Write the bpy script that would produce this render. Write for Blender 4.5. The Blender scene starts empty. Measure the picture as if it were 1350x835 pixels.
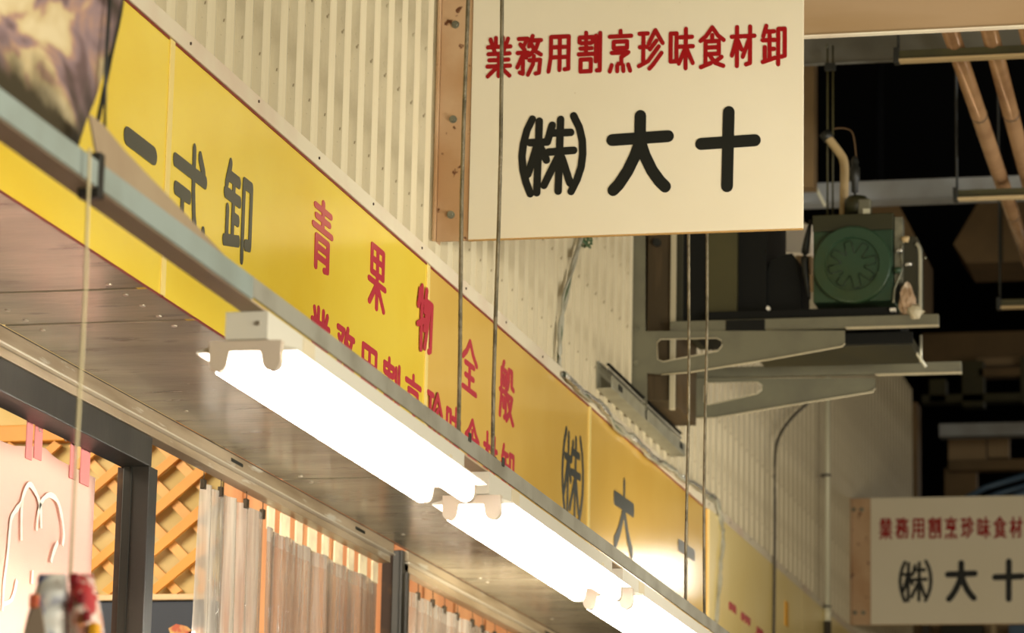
import bpy, bmesh, math, random
from mathutils import Vector, Matrix
random.seed(7)
SC = bpy.context.scene
COL = SC.collection
PI = math.pi

# ------------------------------------------------------------------ camera
F = 4600.0                                   # focal length in pixels of the 1350x835 frame
CAM = Vector((0.0, 0.0, 1.3))
yv = -(F*F + 1100.0*430.0) / 994.5
AY = Vector((1100.0, 994.5, F)).normalized()         # world Y (along the shop fronts) in right/down/forward
AZ = Vector((430.0, yv, F)).normalized()             # world Z
AX = AY.cross(AZ)
if AX.x < 0: AX = -AX
AX.normalize()
right = Vector((AX.x, AY.x, AZ.x)); down = Vector((AX.y, AY.y, AZ.y)); fwd = Vector((AX.z, AY.z, AZ.z))
cd = bpy.data.cameras.new('camera'); cam = bpy.data.objects.new('camera', cd); COL.objects.link(cam)
cam.matrix_world = Matrix(((right.x, -down.x, -fwd.x, CAM.x), (right.y, -down.y, -fwd.y, CAM.y),
                           (right.z, -down.z, -fwd.z, CAM.z), (0, 0, 0, 1)))
cd.sensor_width = 36.0; cd.sensor_fit = 'HORIZONTAL'; cd.lens = F/1350.0*36.0
cd.clip_end = 200
cd.dof.use_dof = True; cd.dof.focus_distance = 8.1; cd.dof.aperture_fstop = 6.5
SC.camera = cam

# ------------------------------------------------------------------ world, lights, exposure
W = bpy.data.worlds.new('world'); SC.world = W; W.use_nodes = True
W.node_tree.nodes['Background'].inputs[0].default_value = (1.0, 0.76, 0.47, 1)
W.node_tree.nodes['Background'].inputs[1].default_value = 0.165
SC.view_settings.view_transform = 'Standard'; SC.view_settings.look = 'None'
SC.view_settings.gamma = 1; SC.view_settings.use_curve_mapping = False
SC.view_settings.exposure = 0.08
def area(name, loc, aim, sx, sy, power, colr):
    l = bpy.data.lights.new(name, 'AREA'); l.shape = 'RECTANGLE'; l.size = sx; l.size_y = sy
    l.energy = power; l.color = colr
    o = bpy.data.objects.new(name, l); COL.objects.link(o); o.location = loc
    o.rotation_euler = (Vector(aim) - Vector(loc)).to_track_quat('-Z', 'Y').to_euler()
    return o
# rows of tubes at the stalls across the aisle, the lit ends of the aisle, and added fill lights
area('aisle_light_near', (2.3, 4.0, 2.5), (-2.3, 8.0, 3.2), 5.0, 0.5, 265, (1.0, 0.93, 0.75))
area('aisle_light_mid', (1.6, 9.8, 2.3), (-2.3, 11.5, 3.2), 3.0, 0.4, 45, (1.0, 0.84, 0.60))
area('sign_fill_light', (0.2, 7.9, 2.3), (-1.05, 8.8, 3.25), 0.5, 0.3, 12.0, (1.0, 0.96, 0.86)).data.spread = math.radians(90)  # unseen lamp added to brighten the large sign's lower right
area('rail_light_far', (-1.60, 11.6, 2.45), (-2.3, 12.2, 2.95), 3.2, 0.06, 26, (1.0, 0.88, 0.66))
area('aisle_end_light', (1.03, 28.0, 4.85), (1.03, 10.0, 4.85), 0.46, 1.0, 24, (1.0, 0.95, 0.82))
area('pipe_fill_light', (1.2, 11.6, 3.0), (-1.4, 12.6, 4.5), 0.8, 0.1, 6, (0.95, 0.97, 1.0)).data.spread = math.radians(60)  # unseen lamp added to put highlights on the overhead pipes
area('shop_inside_light', (-4.3, 7.4, 3.45), (-3.9, 9.3, 2.4), 1.6, 0.8, 85, (1.0, 0.86, 0.66))
area('shop_inside_light_far', (-4.2, 10.9, 3.45), (-3.9, 12.5, 2.4), 1.6, 0.8, 42, (1.0, 0.86, 0.66))

# ------------------------------------------------------------------ helpers
def at(px, py, ax, val):
    """point of the world plane (axis ax = val) seen at a pixel of the photograph"""
    v = (px-675.0)*right + (py-417.5)*down + F*fwd
    t = (val - CAM[ax]) / v[ax]
    return CAM + v*t

def link(name, me, mat=None, parent=None, smooth=False):
    o = bpy.data.objects.new(name, me); COL.objects.link(o)
    if mat is not None and not me.materials: me.materials.append(mat)
    if smooth:
        for p in me.polygons: p.use_smooth = True
    if parent is not None: o.parent = parent
    return o

def tag(o, label=None, cat=None, group=None, kind=None):
    if label: o['label'] = label
    if cat: o['category'] = cat
    if group: o['group'] = group
    if kind: o['kind'] = kind
    return o

def empty(name, label=None, cat=None, group=None, kind=None):
    o = bpy.data.objects.new(name, None); COL.objects.link(o)
    return tag(o, label, cat, group, kind)

class MB:
    def __init__(s): s.bm = bmesh.new()
    def box(s, x0, x1, y0, y1, z0, z1, bev=0.0):
        b = bmesh.new()
        vs = [b.verts.new(p) for p in ((x0,y0,z0),(x1,y0,z0),(x1,y1,z0),(x0,y1,z0),(x0,y0,z1),(x1,y0,z1),(x1,y1,z1),(x0,y1,z1))]
        for f in ((0,3,2,1),(4,5,6,7),(0,1,5,4),(1,2,6,5),(2,3,7,6),(3,0,4,7)): b.faces.new([vs[i] for i in f])
        bmesh.ops.recalc_face_normals(b, faces=b.faces)
        if bev > 0: bmesh.ops.bevel(b, geom=b.edges[:], offset=bev, segments=2, affect='EDGES', profile=0.5)
        m = bpy.data.meshes.new('t'); b.to_mesh(m); b.free(); s.bm.from_mesh(m); bpy.data.meshes.remove(m)
        return s
    def tube(s, pts, r, n=10, r_end=None):
        pts = [Vector(p) for p in pts]
        rings = []
        up = Vector((0, 0, 1))
        for i, p in enumerate(pts):
            d = (pts[min(i+1, len(pts)-1)] - pts[max(i-1, 0)]).normalized()
            a = d.cross(up)
            if a.length < 0.05: a = d.cross(Vector((1, 0, 0)))
            a.normalize(); b = d.cross(a)
            rr = (r[i] if isinstance(r, (list, tuple)) else r)
            rings.append([s.bm.verts.new(p + a*rr*math.cos(2*PI*k/n) + b*rr*math.sin(2*PI*k/n)) for k in range(n)])
        for i in range(len(rings)-1):
            for k in range(n):
                f = s.bm.faces.new((rings[i][k], rings[i][(k+1) % n], rings[i+1][(k+1) % n], rings[i+1][k])); f.smooth = True
        s.bm.faces.new(rings[0][::-1]); s.bm.faces.new(rings[-1])
        return s
    def cyl(s, p, q, r, n=16): return s.tube([p, q], r, n)
    def poly(s, pts, d):
        """closed polygon pushed along d"""
        d = Vector(d); a = [s.bm.verts.new(Vector(p)) for p in pts]; b = [s.bm.verts.new(Vector(p)+d) for p in pts]
        s.bm.faces.new(a); s.bm.faces.new(b[::-1])
        n = len(pts)
        for i in range(n): s.bm.faces.new((a[i], b[i], b[(i+1) % n], a[(i+1) % n]))
        return s
    def mesh(s, name='mesh'):
        bmesh.ops.recalc_face_normals(s.bm, faces=s.bm.faces)
        m = bpy.data.meshes.new(name); s.bm.to_mesh(m); s.bm.free(); return m
    def build(s, name, mat, parent=None): return link(name, s.mesh(name), mat, parent)

def smoothpath(pts, k=6):
    pts = [Vector(p) for p in pts]; out = []
    for i in range(len(pts)-1):
        p0 = pts[max(i-1, 0)]; p1 = pts[i]; p2 = pts[i+1]; p3 = pts[min(i+2, len(pts)-1)]
        for j in range(k):
            t = j/k
            out.append(0.5*((2*p1) + (p2-p0)*t + (2*p0-5*p1+4*p2-p3)*t*t + (3*p1-p0-3*p2+p3)*t**3))
    out.append(pts[-1]); return out

def plate(name, outer, holes, y, th, mat, parent):
    """flat plate in an X-Z plane with holes; pixel outlines on the plane Y = y"""
    cu = bpy.data.curves.new('plate', 'CURVE'); cu.dimensions = '2D'; cu.fill_mode = 'BOTH'; cu.extrude = th/2
    for ring in [outer]+holes:
        sp = cu.splines.new('POLY'); sp.points.add(len(ring)-1)
        for i, (px, py) in enumerate(ring):
            p = at(px, py, 1, y); sp.points[i].co = (p.x, p.z, 0, 1)
        sp.use_cyclic_u = True
    o = bpy.data.objects.new('t', cu); COL.objects.link(o); bpy.context.view_layer.update()
    dg = bpy.context.evaluated_depsgraph_get()
    me = bpy.data.meshes.new_from_object(o.evaluated_get(dg)); bpy.data.objects.remove(o)
    for v in me.vertices: v.co = Vector((v.co.x, y + v.co.z, v.co.y))
    me.materials.clear()
    return link(name, me, mat, parent)

# ------------------------------------------------------------------ materials
def mat(name, c, rough=0.6, metal=0.0, c2=None, scale=8.0, thr=(0.45, 0.62), stretch=(1, 1, 1), bump=0.0, bscale=40.0,
        spec=0.5, c3=None, scale3=60.0, thr3=(0.66, 0.72), coat=0.0, detail=6.0):
    m = bpy.data.materials.new(name); m.use_nodes = True; nt = m.node_tree; N = nt.nodes; L = nt.links
    b = N['Principled BSDF']; b.inputs['Roughness'].default_value = rough; b.inputs['Metallic'].default_value = metal
    b.inputs['Specular IOR Level'].default_value = spec
    b.inputs['Coat Weight'].default_value = coat
    b.inputs['Base Color'].default_value = (*c, 1)
    tc = N.new('ShaderNodeTexCoord'); mp = N.new('ShaderNodeMapping'); mp.inputs['Scale'].default_value = stretch
    L.new(tc.outputs['Object'], mp.inputs['Vector'])
    src = None
    def layer(prev, cc, sc, th):
        n = N.new('ShaderNodeTexNoise'); n.inputs['Scale'].default_value = sc; n.inputs['Detail'].default_value = detail
        L.new(mp.outputs[0], n.inputs['Vector'])
        r = N.new('ShaderNodeMapRange'); r.inputs[1].default_value = th[0]; r.inputs[2].default_value = th[1]
        L.new(n.outputs[0], r.inputs[0])
        x = N.new('ShaderNodeMix'); x.data_type = 'RGBA'; L.new(r.outputs[0], x.inputs[0])
        if prev is None: x.inputs[6].default_value = (*c, 1)
        else: L.new(prev, x.inputs[6])
        x.inputs[7].default_value = (*cc, 1)
        return x.outputs[2]
    if c2 is not None: src = layer(src, c2, scale, thr)
    if c3 is not None: src = layer(src, c3, scale3, thr3)
    if src is not None: L.new(src, b.inputs['Base Color'])
    if bump > 0:
        n = N.new('ShaderNodeTexNoise'); n.inputs['Scale'].default_value = bscale; L.new(mp.outputs[0], n.inputs['Vector'])
        bp = N.new('ShaderNodeBump'); bp.inputs['Strength'].default_value = bump; bp.inputs['Distance'].default_value = 0.01
        L.new(n.outputs[0], bp.inputs['Height']); L.new(bp.outputs[0], b.inputs['Normal'])
    return m
def emis(name, c, s):
    m = bpy.data.materials.new(name); m.use_nodes = True; b = m.node_tree.nodes['Principled BSDF']
    b.inputs['Base Color'].default_value = (*c, 1); b.inputs['Emission Color'].default_value = (*c, 1)
    b.inputs['Emission Strength'].default_value = s
    return m

M = {}
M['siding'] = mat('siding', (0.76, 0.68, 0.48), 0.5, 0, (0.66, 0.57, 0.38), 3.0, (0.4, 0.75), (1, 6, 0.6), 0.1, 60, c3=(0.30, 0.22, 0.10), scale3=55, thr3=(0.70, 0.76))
M['trim'] = mat('trim', (0.78, 0.71, 0.54), 0.5, 0, (0.70, 0.56, 0.43), 4, (0.45, 0.75), c3=(0.3, 0.2, 0.1), scale3=70, thr3=(0.74, 0.78))
M['yellow'] = mat('yellow', (0.88, 0.67, 0.08), 0.2, 0, (0.82, 0.57, 0.045), 2.2, (0.40, 0.75), (1, 1, 1.4), 0.02, 5)
M['ochre'] = mat('ochre', (0.80, 0.53, 0.13), 0.13, 0, (0.74, 0.47, 0.10), 2.0, (0.40, 0.75), (1, 1, 1), 0.02, 5)
M['pale_yellow'] = mat('pale_yellow', (0.88, 0.72, 0.32), 0.3, 0, (0.84, 0.66, 0.25), 3, (0.4, 0.7))
M['strip'] = mat('strip', (0.88, 0.70, 0.24), 0.35)
M['orange_edge'] = mat('orange_edge', (0.75, 0.36, 0.01), 0.4)
M['red_band'] = mat('red_band', (0.22, 0.03, 0.02), 0.5)
M['ink'] = mat('ink', (0.055, 0.060, 0.050), 0.28)
M['ink_black'] = mat('ink_black', (0.008, 0.009, 0.007), 0.45, spec=0.3)
M['pinkred'] = mat('pinkred', (0.52, 0.045, 0.07), 0.25)
M['packet_dark_red'] = mat('packet_dark_red', (0.24, 0.012, 0.02), 0.4)
M['deepred'] = mat('deepred', (0.28, 0.002, 0.004), 0.45, spec=0.3)
M['soffit'] = mat('soffit', (0.27, 0.235, 0.165), 0.2, 0, (0.38, 0.335, 0.24), 2.4, (0.42, 0.70), (1, 3.2, 1), 0.12, 14, c3=(0.12, 0.10, 0.07), scale3=5, thr3=(0.60, 0.72))
M['soffit_edge'] = mat('soffit_edge', (0.02, 0.017, 0.012), 0.6)
M['screw'] = mat('screw', (0.5, 0.45, 0.36), 0.3, 0.8)
M['track'] = mat('track', (0.50, 0.40, 0.27), 0.38, 0.35, (0.26, 0.19, 0.11), 4, (0.42, 0.66), (1, 0.4, 3), 0.05, 30, c3=(0.62, 0.58, 0.48), scale3=14, thr3=(0.62, 0.70))
M['track_lip'] = mat('track_lip', (0.72, 0.66, 0.54), 0.3, 0.5)
M['black_steel'] = mat('black_steel', (0.022, 0.021, 0.017), 0.42, 0, (0.045, 0.042, 0.033), 5, (0.45, 0.7), (1, 1, 0.3), 0.05, 30)
M['rust_edge'] = mat('rust_edge', (0.045, 0.022, 0.012), 0.7, 0, (0.10, 0.05, 0.02), 18, (0.5, 0.7))
M['galv'] = mat('galv', (0.46, 0.45, 0.38), 0.42, 0.35, (0.33, 0.31, 0.25), 9, (0.42, 0.68), (1, 1, 1), 0.04, 60)
M['paint_blue'] = mat('paint_blue', (0.27, 0.32, 0.30), 0.5, 0.0, (0.22, 0.25, 0.22), 6, (0.45, 0.7))
M['rod'] = mat('rod', (0.20, 0.17, 0.11), 0.45, 0.3, (0.10, 0.085, 0.05), 30, (0.45, 0.6), bump=0.3, bscale=220)
M['lamp_white'] = mat('lamp_white', (0.70, 0.67, 0.58), 0.4)
M['lamp_tape'] = mat('lamp_tape', (0.66, 0.58, 0.42), 0.6)
M['socket'] = mat('socket', (0.62, 0.52, 0.42), 0.45)
M['tube'] = emis('tube_glow', (1.0, 0.94, 0.84), 80.0)
M['sign_cream'] = mat('sign_cream', (0.72, 0.655, 0.50), 0.4, 0, (0.69, 0.62, 0.46), 2, (0.4, 0.7), c3=(0.4, 0.28, 0.12), scale3=42, thr3=(0.76, 0.79))
M['sign_edge'] = mat('sign_edge', (0.45, 0.27, 0.09), 0.5)
M['rusty_cream'] = mat('rusty_cream', (0.52, 0.34, 0.19), 0.45, 0, (0.42, 0.24, 0.11), 5, (0.42, 0.65), (1, 1, 1), 0.05, 40, c3=(0.11, 0.035, 0.01), scale3=26, thr3=(0.63, 0.68))
M['cream_beam'] = mat('cream_beam', (0.40, 0.27, 0.15), 0.45, 0, (0.30, 0.185, 0.075), 2, (0.45, 0.7), (0.4, 1, 2), c3=(0.1, 0.06, 0.03), scale3=60, thr3=(0.73, 0.77))
M['beam_grey'] = mat('beam_grey', (0.17, 0.165, 0.13), 0.6, 0, (0.12, 0.115, 0.09), 5, (0.4, 0.7))
M['beam_blue'] = mat('beam_blue', (0.34, 0.36, 0.37), 0.6, 0, (0.26, 0.26, 0.25), 6, (0.4, 0.7))
M['void'] = mat('void', (0.003, 0.0035, 0.005), 0.9, spec=0.1)  # near-black colour paints in the unlit darkness of the hall
M['brown_far'] = mat('brown_far', (0.20, 0.125, 0.05), 0.7, 0, (0.13, 0.085, 0.035), 3, (0.4, 0.7), bump=0)
M['brown_pale'] = mat('brown_pale', (0.36, 0.25, 0.13), 0.7, 0, (0.28, 0.19, 0.10), 2, (0.4, 0.7))
M['olive_dark'] = mat('olive_dark', (0.026, 0.023, 0.007), 0.6, 0, (0.018, 0.017, 0.006), 6, (0.4, 0.7))
M['olive'] = mat('olive', (0.055, 0.048, 0.012), 0.6, 0, (0.038, 0.035, 0.01), 8, (0.4, 0.7))
M['cabinet_black'] = mat('cabinet_black', (0.005, 0.0055, 0.0045), 0.6, spec=0.2)
M['wood_dark'] = mat('wood_dark', (0.05, 0.032, 0.010), 0.6, 0, (0.09, 0.055, 0.022), 6, (0.45, 0.7), (6, 1, 0.5))
M['bracket'] = mat('bracket', (0.155, 0.15, 0.10), 0.5, 0.1, (0.12, 0.115, 0.08), 9, (0.4, 0.7), bump=0.05, bscale=80)
M['bracket_lip'] = mat('bracket_lip', (0.46, 0.41, 0.28), 0.5, 0.1)
M['alu'] = mat('alu', (0.50, 0.49, 0.38), 0.35, 0.5, (0.40, 0.38, 0.28), 12, (0.4, 0.7))
M['green'] = mat('green', (0.018, 0.050, 0.024), 0.42, 0, (0.026, 0.042, 0.010), 4, (0.4, 0.68), bump=0.1, bscale=60)
M['green_dark'] = mat('green_dark', (0.010, 0.022, 0.010), 0.5)
M['visor'] = mat('visor', (0.022, 0.022, 0.005), 0.5)
M['steel_side'] = mat('steel_side', (0.30, 0.30, 0.22), 0.35, 0.5, (0.15, 0.15, 0.11), 14, (0.4, 0.6))
M['pipe'] = mat('pipe', (0.36, 0.21, 0.10), 0.18, 0.3, (0.24, 0.13, 0.06), 5, (0.42, 0.68), (1, 1, 1), 0.06, 30)
M['pipe_ring'] = mat('pipe_ring', (0.12, 0.07, 0.03), 0.5)
M['pipe_cream'] = mat('pipe_cream', (0.46, 0.34, 0.17), 0.45)
M['cloth_brown'] = mat('cloth_brown', (0.38, 0.26, 0.16), 0.5, 0, (0.72, 0.62, 0.50), 12, (0.5, 0.6))
M['cable_grey'] = mat('cable_grey', (0.30, 0.29, 0.22), 0.4, 0, (0.42, 0.41, 0.33), 20, (0.4, 0.6))
M['cable_green'] = mat('cable_green', (0.04, 0.09, 0.03), 0.45)
M['foil'] = mat('foil', (0.75, 0.75, 0.70), 0.25, 0.7, (0.45, 0.44, 0.40), 60, (0.4, 0.6), bump=0.5, bscale=150)
M['conduit'] = mat('conduit', (0.66, 0.64, 0.48), 0.4)
M['dark_pipe'] = mat('dark_pipe', (0.07, 0.06, 0.045), 0.5)
M['blue'] = mat('blue', (0.07, 0.13, 0.21), 0.4)
M['noren'] = mat('noren', (0.94, 0.60, 0.49), 0.85, 0, (0.90, 0.55, 0.45), 3, (0.4, 0.7), bump=0.1, bscale=300, spec=0.1)
M['noren_tab'] = mat('noren_tab', (0.72, 0.26, 0.25), 0.85, spec=0.1)
M['brush'] = mat('brush', (0.93, 0.90, 0.78), 0.8)
M['lattice'] = mat('lattice', (0.72, 0.31, 0.020), 0.5, 0, (0.60, 0.23, 0.012), 4, (0.4, 0.7), (1, 1, 1), c3=(0.25, 0.08, 0.02), scale3=16, thr3=(0.72, 0.76))
M['lattice_pale'] = mat('lattice_pale', (0.80, 0.42, 0.11), 0.5, 0, (0.70, 0.33, 0.06), 8, (0.4, 0.7))
M['cream_wall'] = mat('cream_wall', (0.66, 0.52, 0.24), 0.7, 0, (0.56, 0.42, 0.15), 5, (0.4, 0.7))
M['orange_wood'] = mat('orange_wood', (0.56, 0.20, 0.05), 0.5, 0, (0.72, 0.36, 0.14), 3, (0.4, 0.65), (4, 1, 0.35), c3=(0.16, 0.05, 0.02), scale3=9, thr3=(0.68, 0.76))
M['pale_wood'] = mat('pale_wood', (0.78, 0.58, 0.34), 0.5, 0, (0.70, 0.46, 0.24), 6, (0.4, 0.7), (1, 1, 5))
M['navy'] = mat('navy', (0.022, 0.032, 0.055), 0.6)
M['fish_red'] = mat('fish_red', (0.55, 0.11, 0.05), 0.6, 0, (0.7, 0.45, 0.15), 30, (0.45, 0.6))
M['tab_cream'] = mat('tab_cream', (0.88, 0.76, 0.50), 0.6, 0, (0.70, 0.58, 0.38), 20, (0.4, 0.7))
M['clip'] = mat('clip', (0.05, 0.035, 0.02), 0.35, 0.5)
M['floor'] = mat('floor', (0.16, 0.14, 0.12), 0.5, 0, (0.10, 0.09, 0.08), 2, (0.4, 0.7))
M['string'] = mat('string', (0.62, 0.53, 0.32), 0.8)
M['siding_valley'] = mat('siding_valley', (0.60, 0.53, 0.37), 0.6, 0, (0.40, 0.34, 0.22), 7.0, (0.42, 0.70), (1, 5, 0.8), 0.1, 60, c3=(0.24, 0.19, 0.11), scale3=60, thr3=(0.66, 0.74))  # darker, more blotched tone for the valley half of each rib
M['seam'] = mat('seam', (0.16, 0.12, 0.06), 0.8)
M['black_rubber'] = mat('black_rubber', (0.010, 0.011, 0.008), 0.5)
M['strip_dark'] = mat('strip_dark', (0.33, 0.25, 0.16), 0.6, 0, (0.27, 0.19, 0.12), 6, (0.4, 0.7))
M['brown_strip'] = mat('brown_strip', (0.50, 0.39, 0.26), 0.6, 0, (0.42, 0.31, 0.20), 6, (0.4, 0.7))

def vinyl(name, haze):
    m = bpy.data.materials.new(name); m.use_nodes = True; nt = m.node_tree; N = nt.nodes; L = nt.links
    N.remove(N['Principled BSDF']); out = N['Material Output']
    tr = N.new('ShaderNodeBsdfTransparent'); tr.inputs[0].default_value = (0.96, 0.94, 0.90, 1)
    gl = N.new('ShaderNodeBsdfGlossy'); gl.inputs['Roughness'].default_value = 0.07
    df = N.new('ShaderNodeBsdfDiffuse'); df.inputs[0].default_value = (0.9, 0.86, 0.78, 1)
    tl = N.new('ShaderNodeBsdfTranslucent'); tl.inputs[0].default_value = (0.9, 0.86, 0.78, 1)
    a = N.new('ShaderNodeMixShader'); a.inputs[0].default_value = 0.5; L.new(df.outputs[0], a.inputs[1]); L.new(tl.outputs[0], a.inputs[2])
    b = N.new('ShaderNodeMixShader'); b.inputs[0].default_value = haze; L.new(tr.outputs[0], b.inputs[1]); L.new(a.outputs[0], b.inputs[2])
    fr = N.new('ShaderNodeLayerWeight'); fr.inputs[0].default_value = 0.30
    c = N.new('ShaderNodeMixShader'); fa = N.new('ShaderNodeMath'); fa.inputs[1].default_value = 0.07; L.new(fr.outputs[1], fa.inputs[0]); L.new(fa.outputs[0], c.inputs[0]); L.new(b.outputs[0], c.inputs[1]); L.new(gl.outputs[0], c.inputs[2])
    L.new(c.outputs[0], out.inputs[0])
    tc = N.new('ShaderNodeTexCoord'); mp = N.new('ShaderNodeMapping'); mp.inputs['Scale'].default_value = (1, 26, 1.6)
    L.new(tc.outputs['Object'], mp.inputs[0])
    n = N.new('ShaderNodeTexNoise'); n.inputs['Scale'].default_value = 1.6; n.inputs['Detail'].default_value = 3; L.new(mp.outputs[0], n.inputs['Vector'])
    bp = N.new('ShaderNodeBump'); bp.inputs['Strength'].default_value = 0.6; bp.inputs['Distance'].default_value = 0.03
    L.new(n.outputs[0], bp.inputs['Height']); L.new(bp.outputs[0], gl.inputs['Normal'])
    mr = N.new('ShaderNodeMapRange'); mr.inputs[1].default_value = 0.35; mr.inputs[2].default_value = 0.65
    mr.inputs[3].default_value = haze*0.55; mr.inputs[4].default_value = min(0.9, haze*1.5)
    L.new(n.outputs[0], mr.inputs[0]); L.new(mr.outputs[0], b.inputs[0])
    return m
M['vinyl'] = vinyl('vinyl', 0.42); M['vinyl_thick'] = vinyl('vinyl_thick', 0.72); M['vinyl_hem'] = vinyl('vinyl_hem', 0.62)

def print_mat(name, stops, scale, warp=0.0, low=None, pscale=(1, 1.6, 0.9)):
    """a printed picture: warped noise through a ramp, with a dark corner printed low on the sheet"""
    m = bpy.data.materials.new(name); m.use_nodes = True; nt = m.node_tree; N = nt.nodes; L = nt.links
    b = N['Principled BSDF']; b.inputs['Roughness'].default_value = 0.4
    tc = N.new('ShaderNodeTexCoord'); mp = N.new('ShaderNodeMapping'); mp.inputs['Scale'].default_value = pscale
    mp.inputs['Rotation'].default_value = (0.5, 0, 0)
    L.new(tc.outputs['Object'], mp.inputs[0])
    n = N.new('ShaderNodeTexNoise'); n.inputs['Scale'].default_value = scale; n.inputs['Detail'].default_value = 3.5
    n.inputs['Distortion'].default_value = warp; L.new(mp.outputs[0], n.inputs['Vector'])
    r = N.new('ShaderNodeValToRGB'); cr = r.color_ramp
    cr.elements[0].position = stops[0][0]; cr.elements[0].color = (*stops[0][1], 1)
    cr.elements[1].position = stops[-1][0]; cr.elements[1].color = (*stops[-1][1], 1)
    for p, c in stops[1:-1]:
        e = cr.elements.new(p); e.color = (*c, 1)
    L.new(n.outputs[0], r.inputs[0])
    src = r.outputs[0]
    if low is not None:
        sp = N.new('ShaderNodeSeparateXYZ'); L.new(tc.outputs['Object'], sp.inputs[0])
        n2 = N.new('ShaderNodeTexNoise'); n2.inputs['Scale'].default_value = 18; L.new(tc.outputs['Object'], n2.inputs['Vector'])
        ma = N.new('ShaderNodeMath'); ma.operation = 'MULTIPLY_ADD'; ma.inputs[1].default_value = 0.09; L.new(n2.outputs[0], ma.inputs[0]); L.new(sp.outputs[2], ma.inputs[2])
        mr = N.new('ShaderNodeMapRange'); mr.inputs[1].default_value = low[0]; mr.inputs[2].default_value = low[1]; L.new(ma.outputs[0], mr.inputs[0])
        x = N.new('ShaderNodeMix'); x.data_type = 'RGBA'; L.new(mr.outputs[0], x.inputs[0]); x.inputs[6].default_value = (0.045, 0.036, 0.02, 1)
        L.new(src, x.inputs[7]); src = x.outputs[2]
    L.new(src, b.inputs['Base Color'])
    return m

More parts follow.
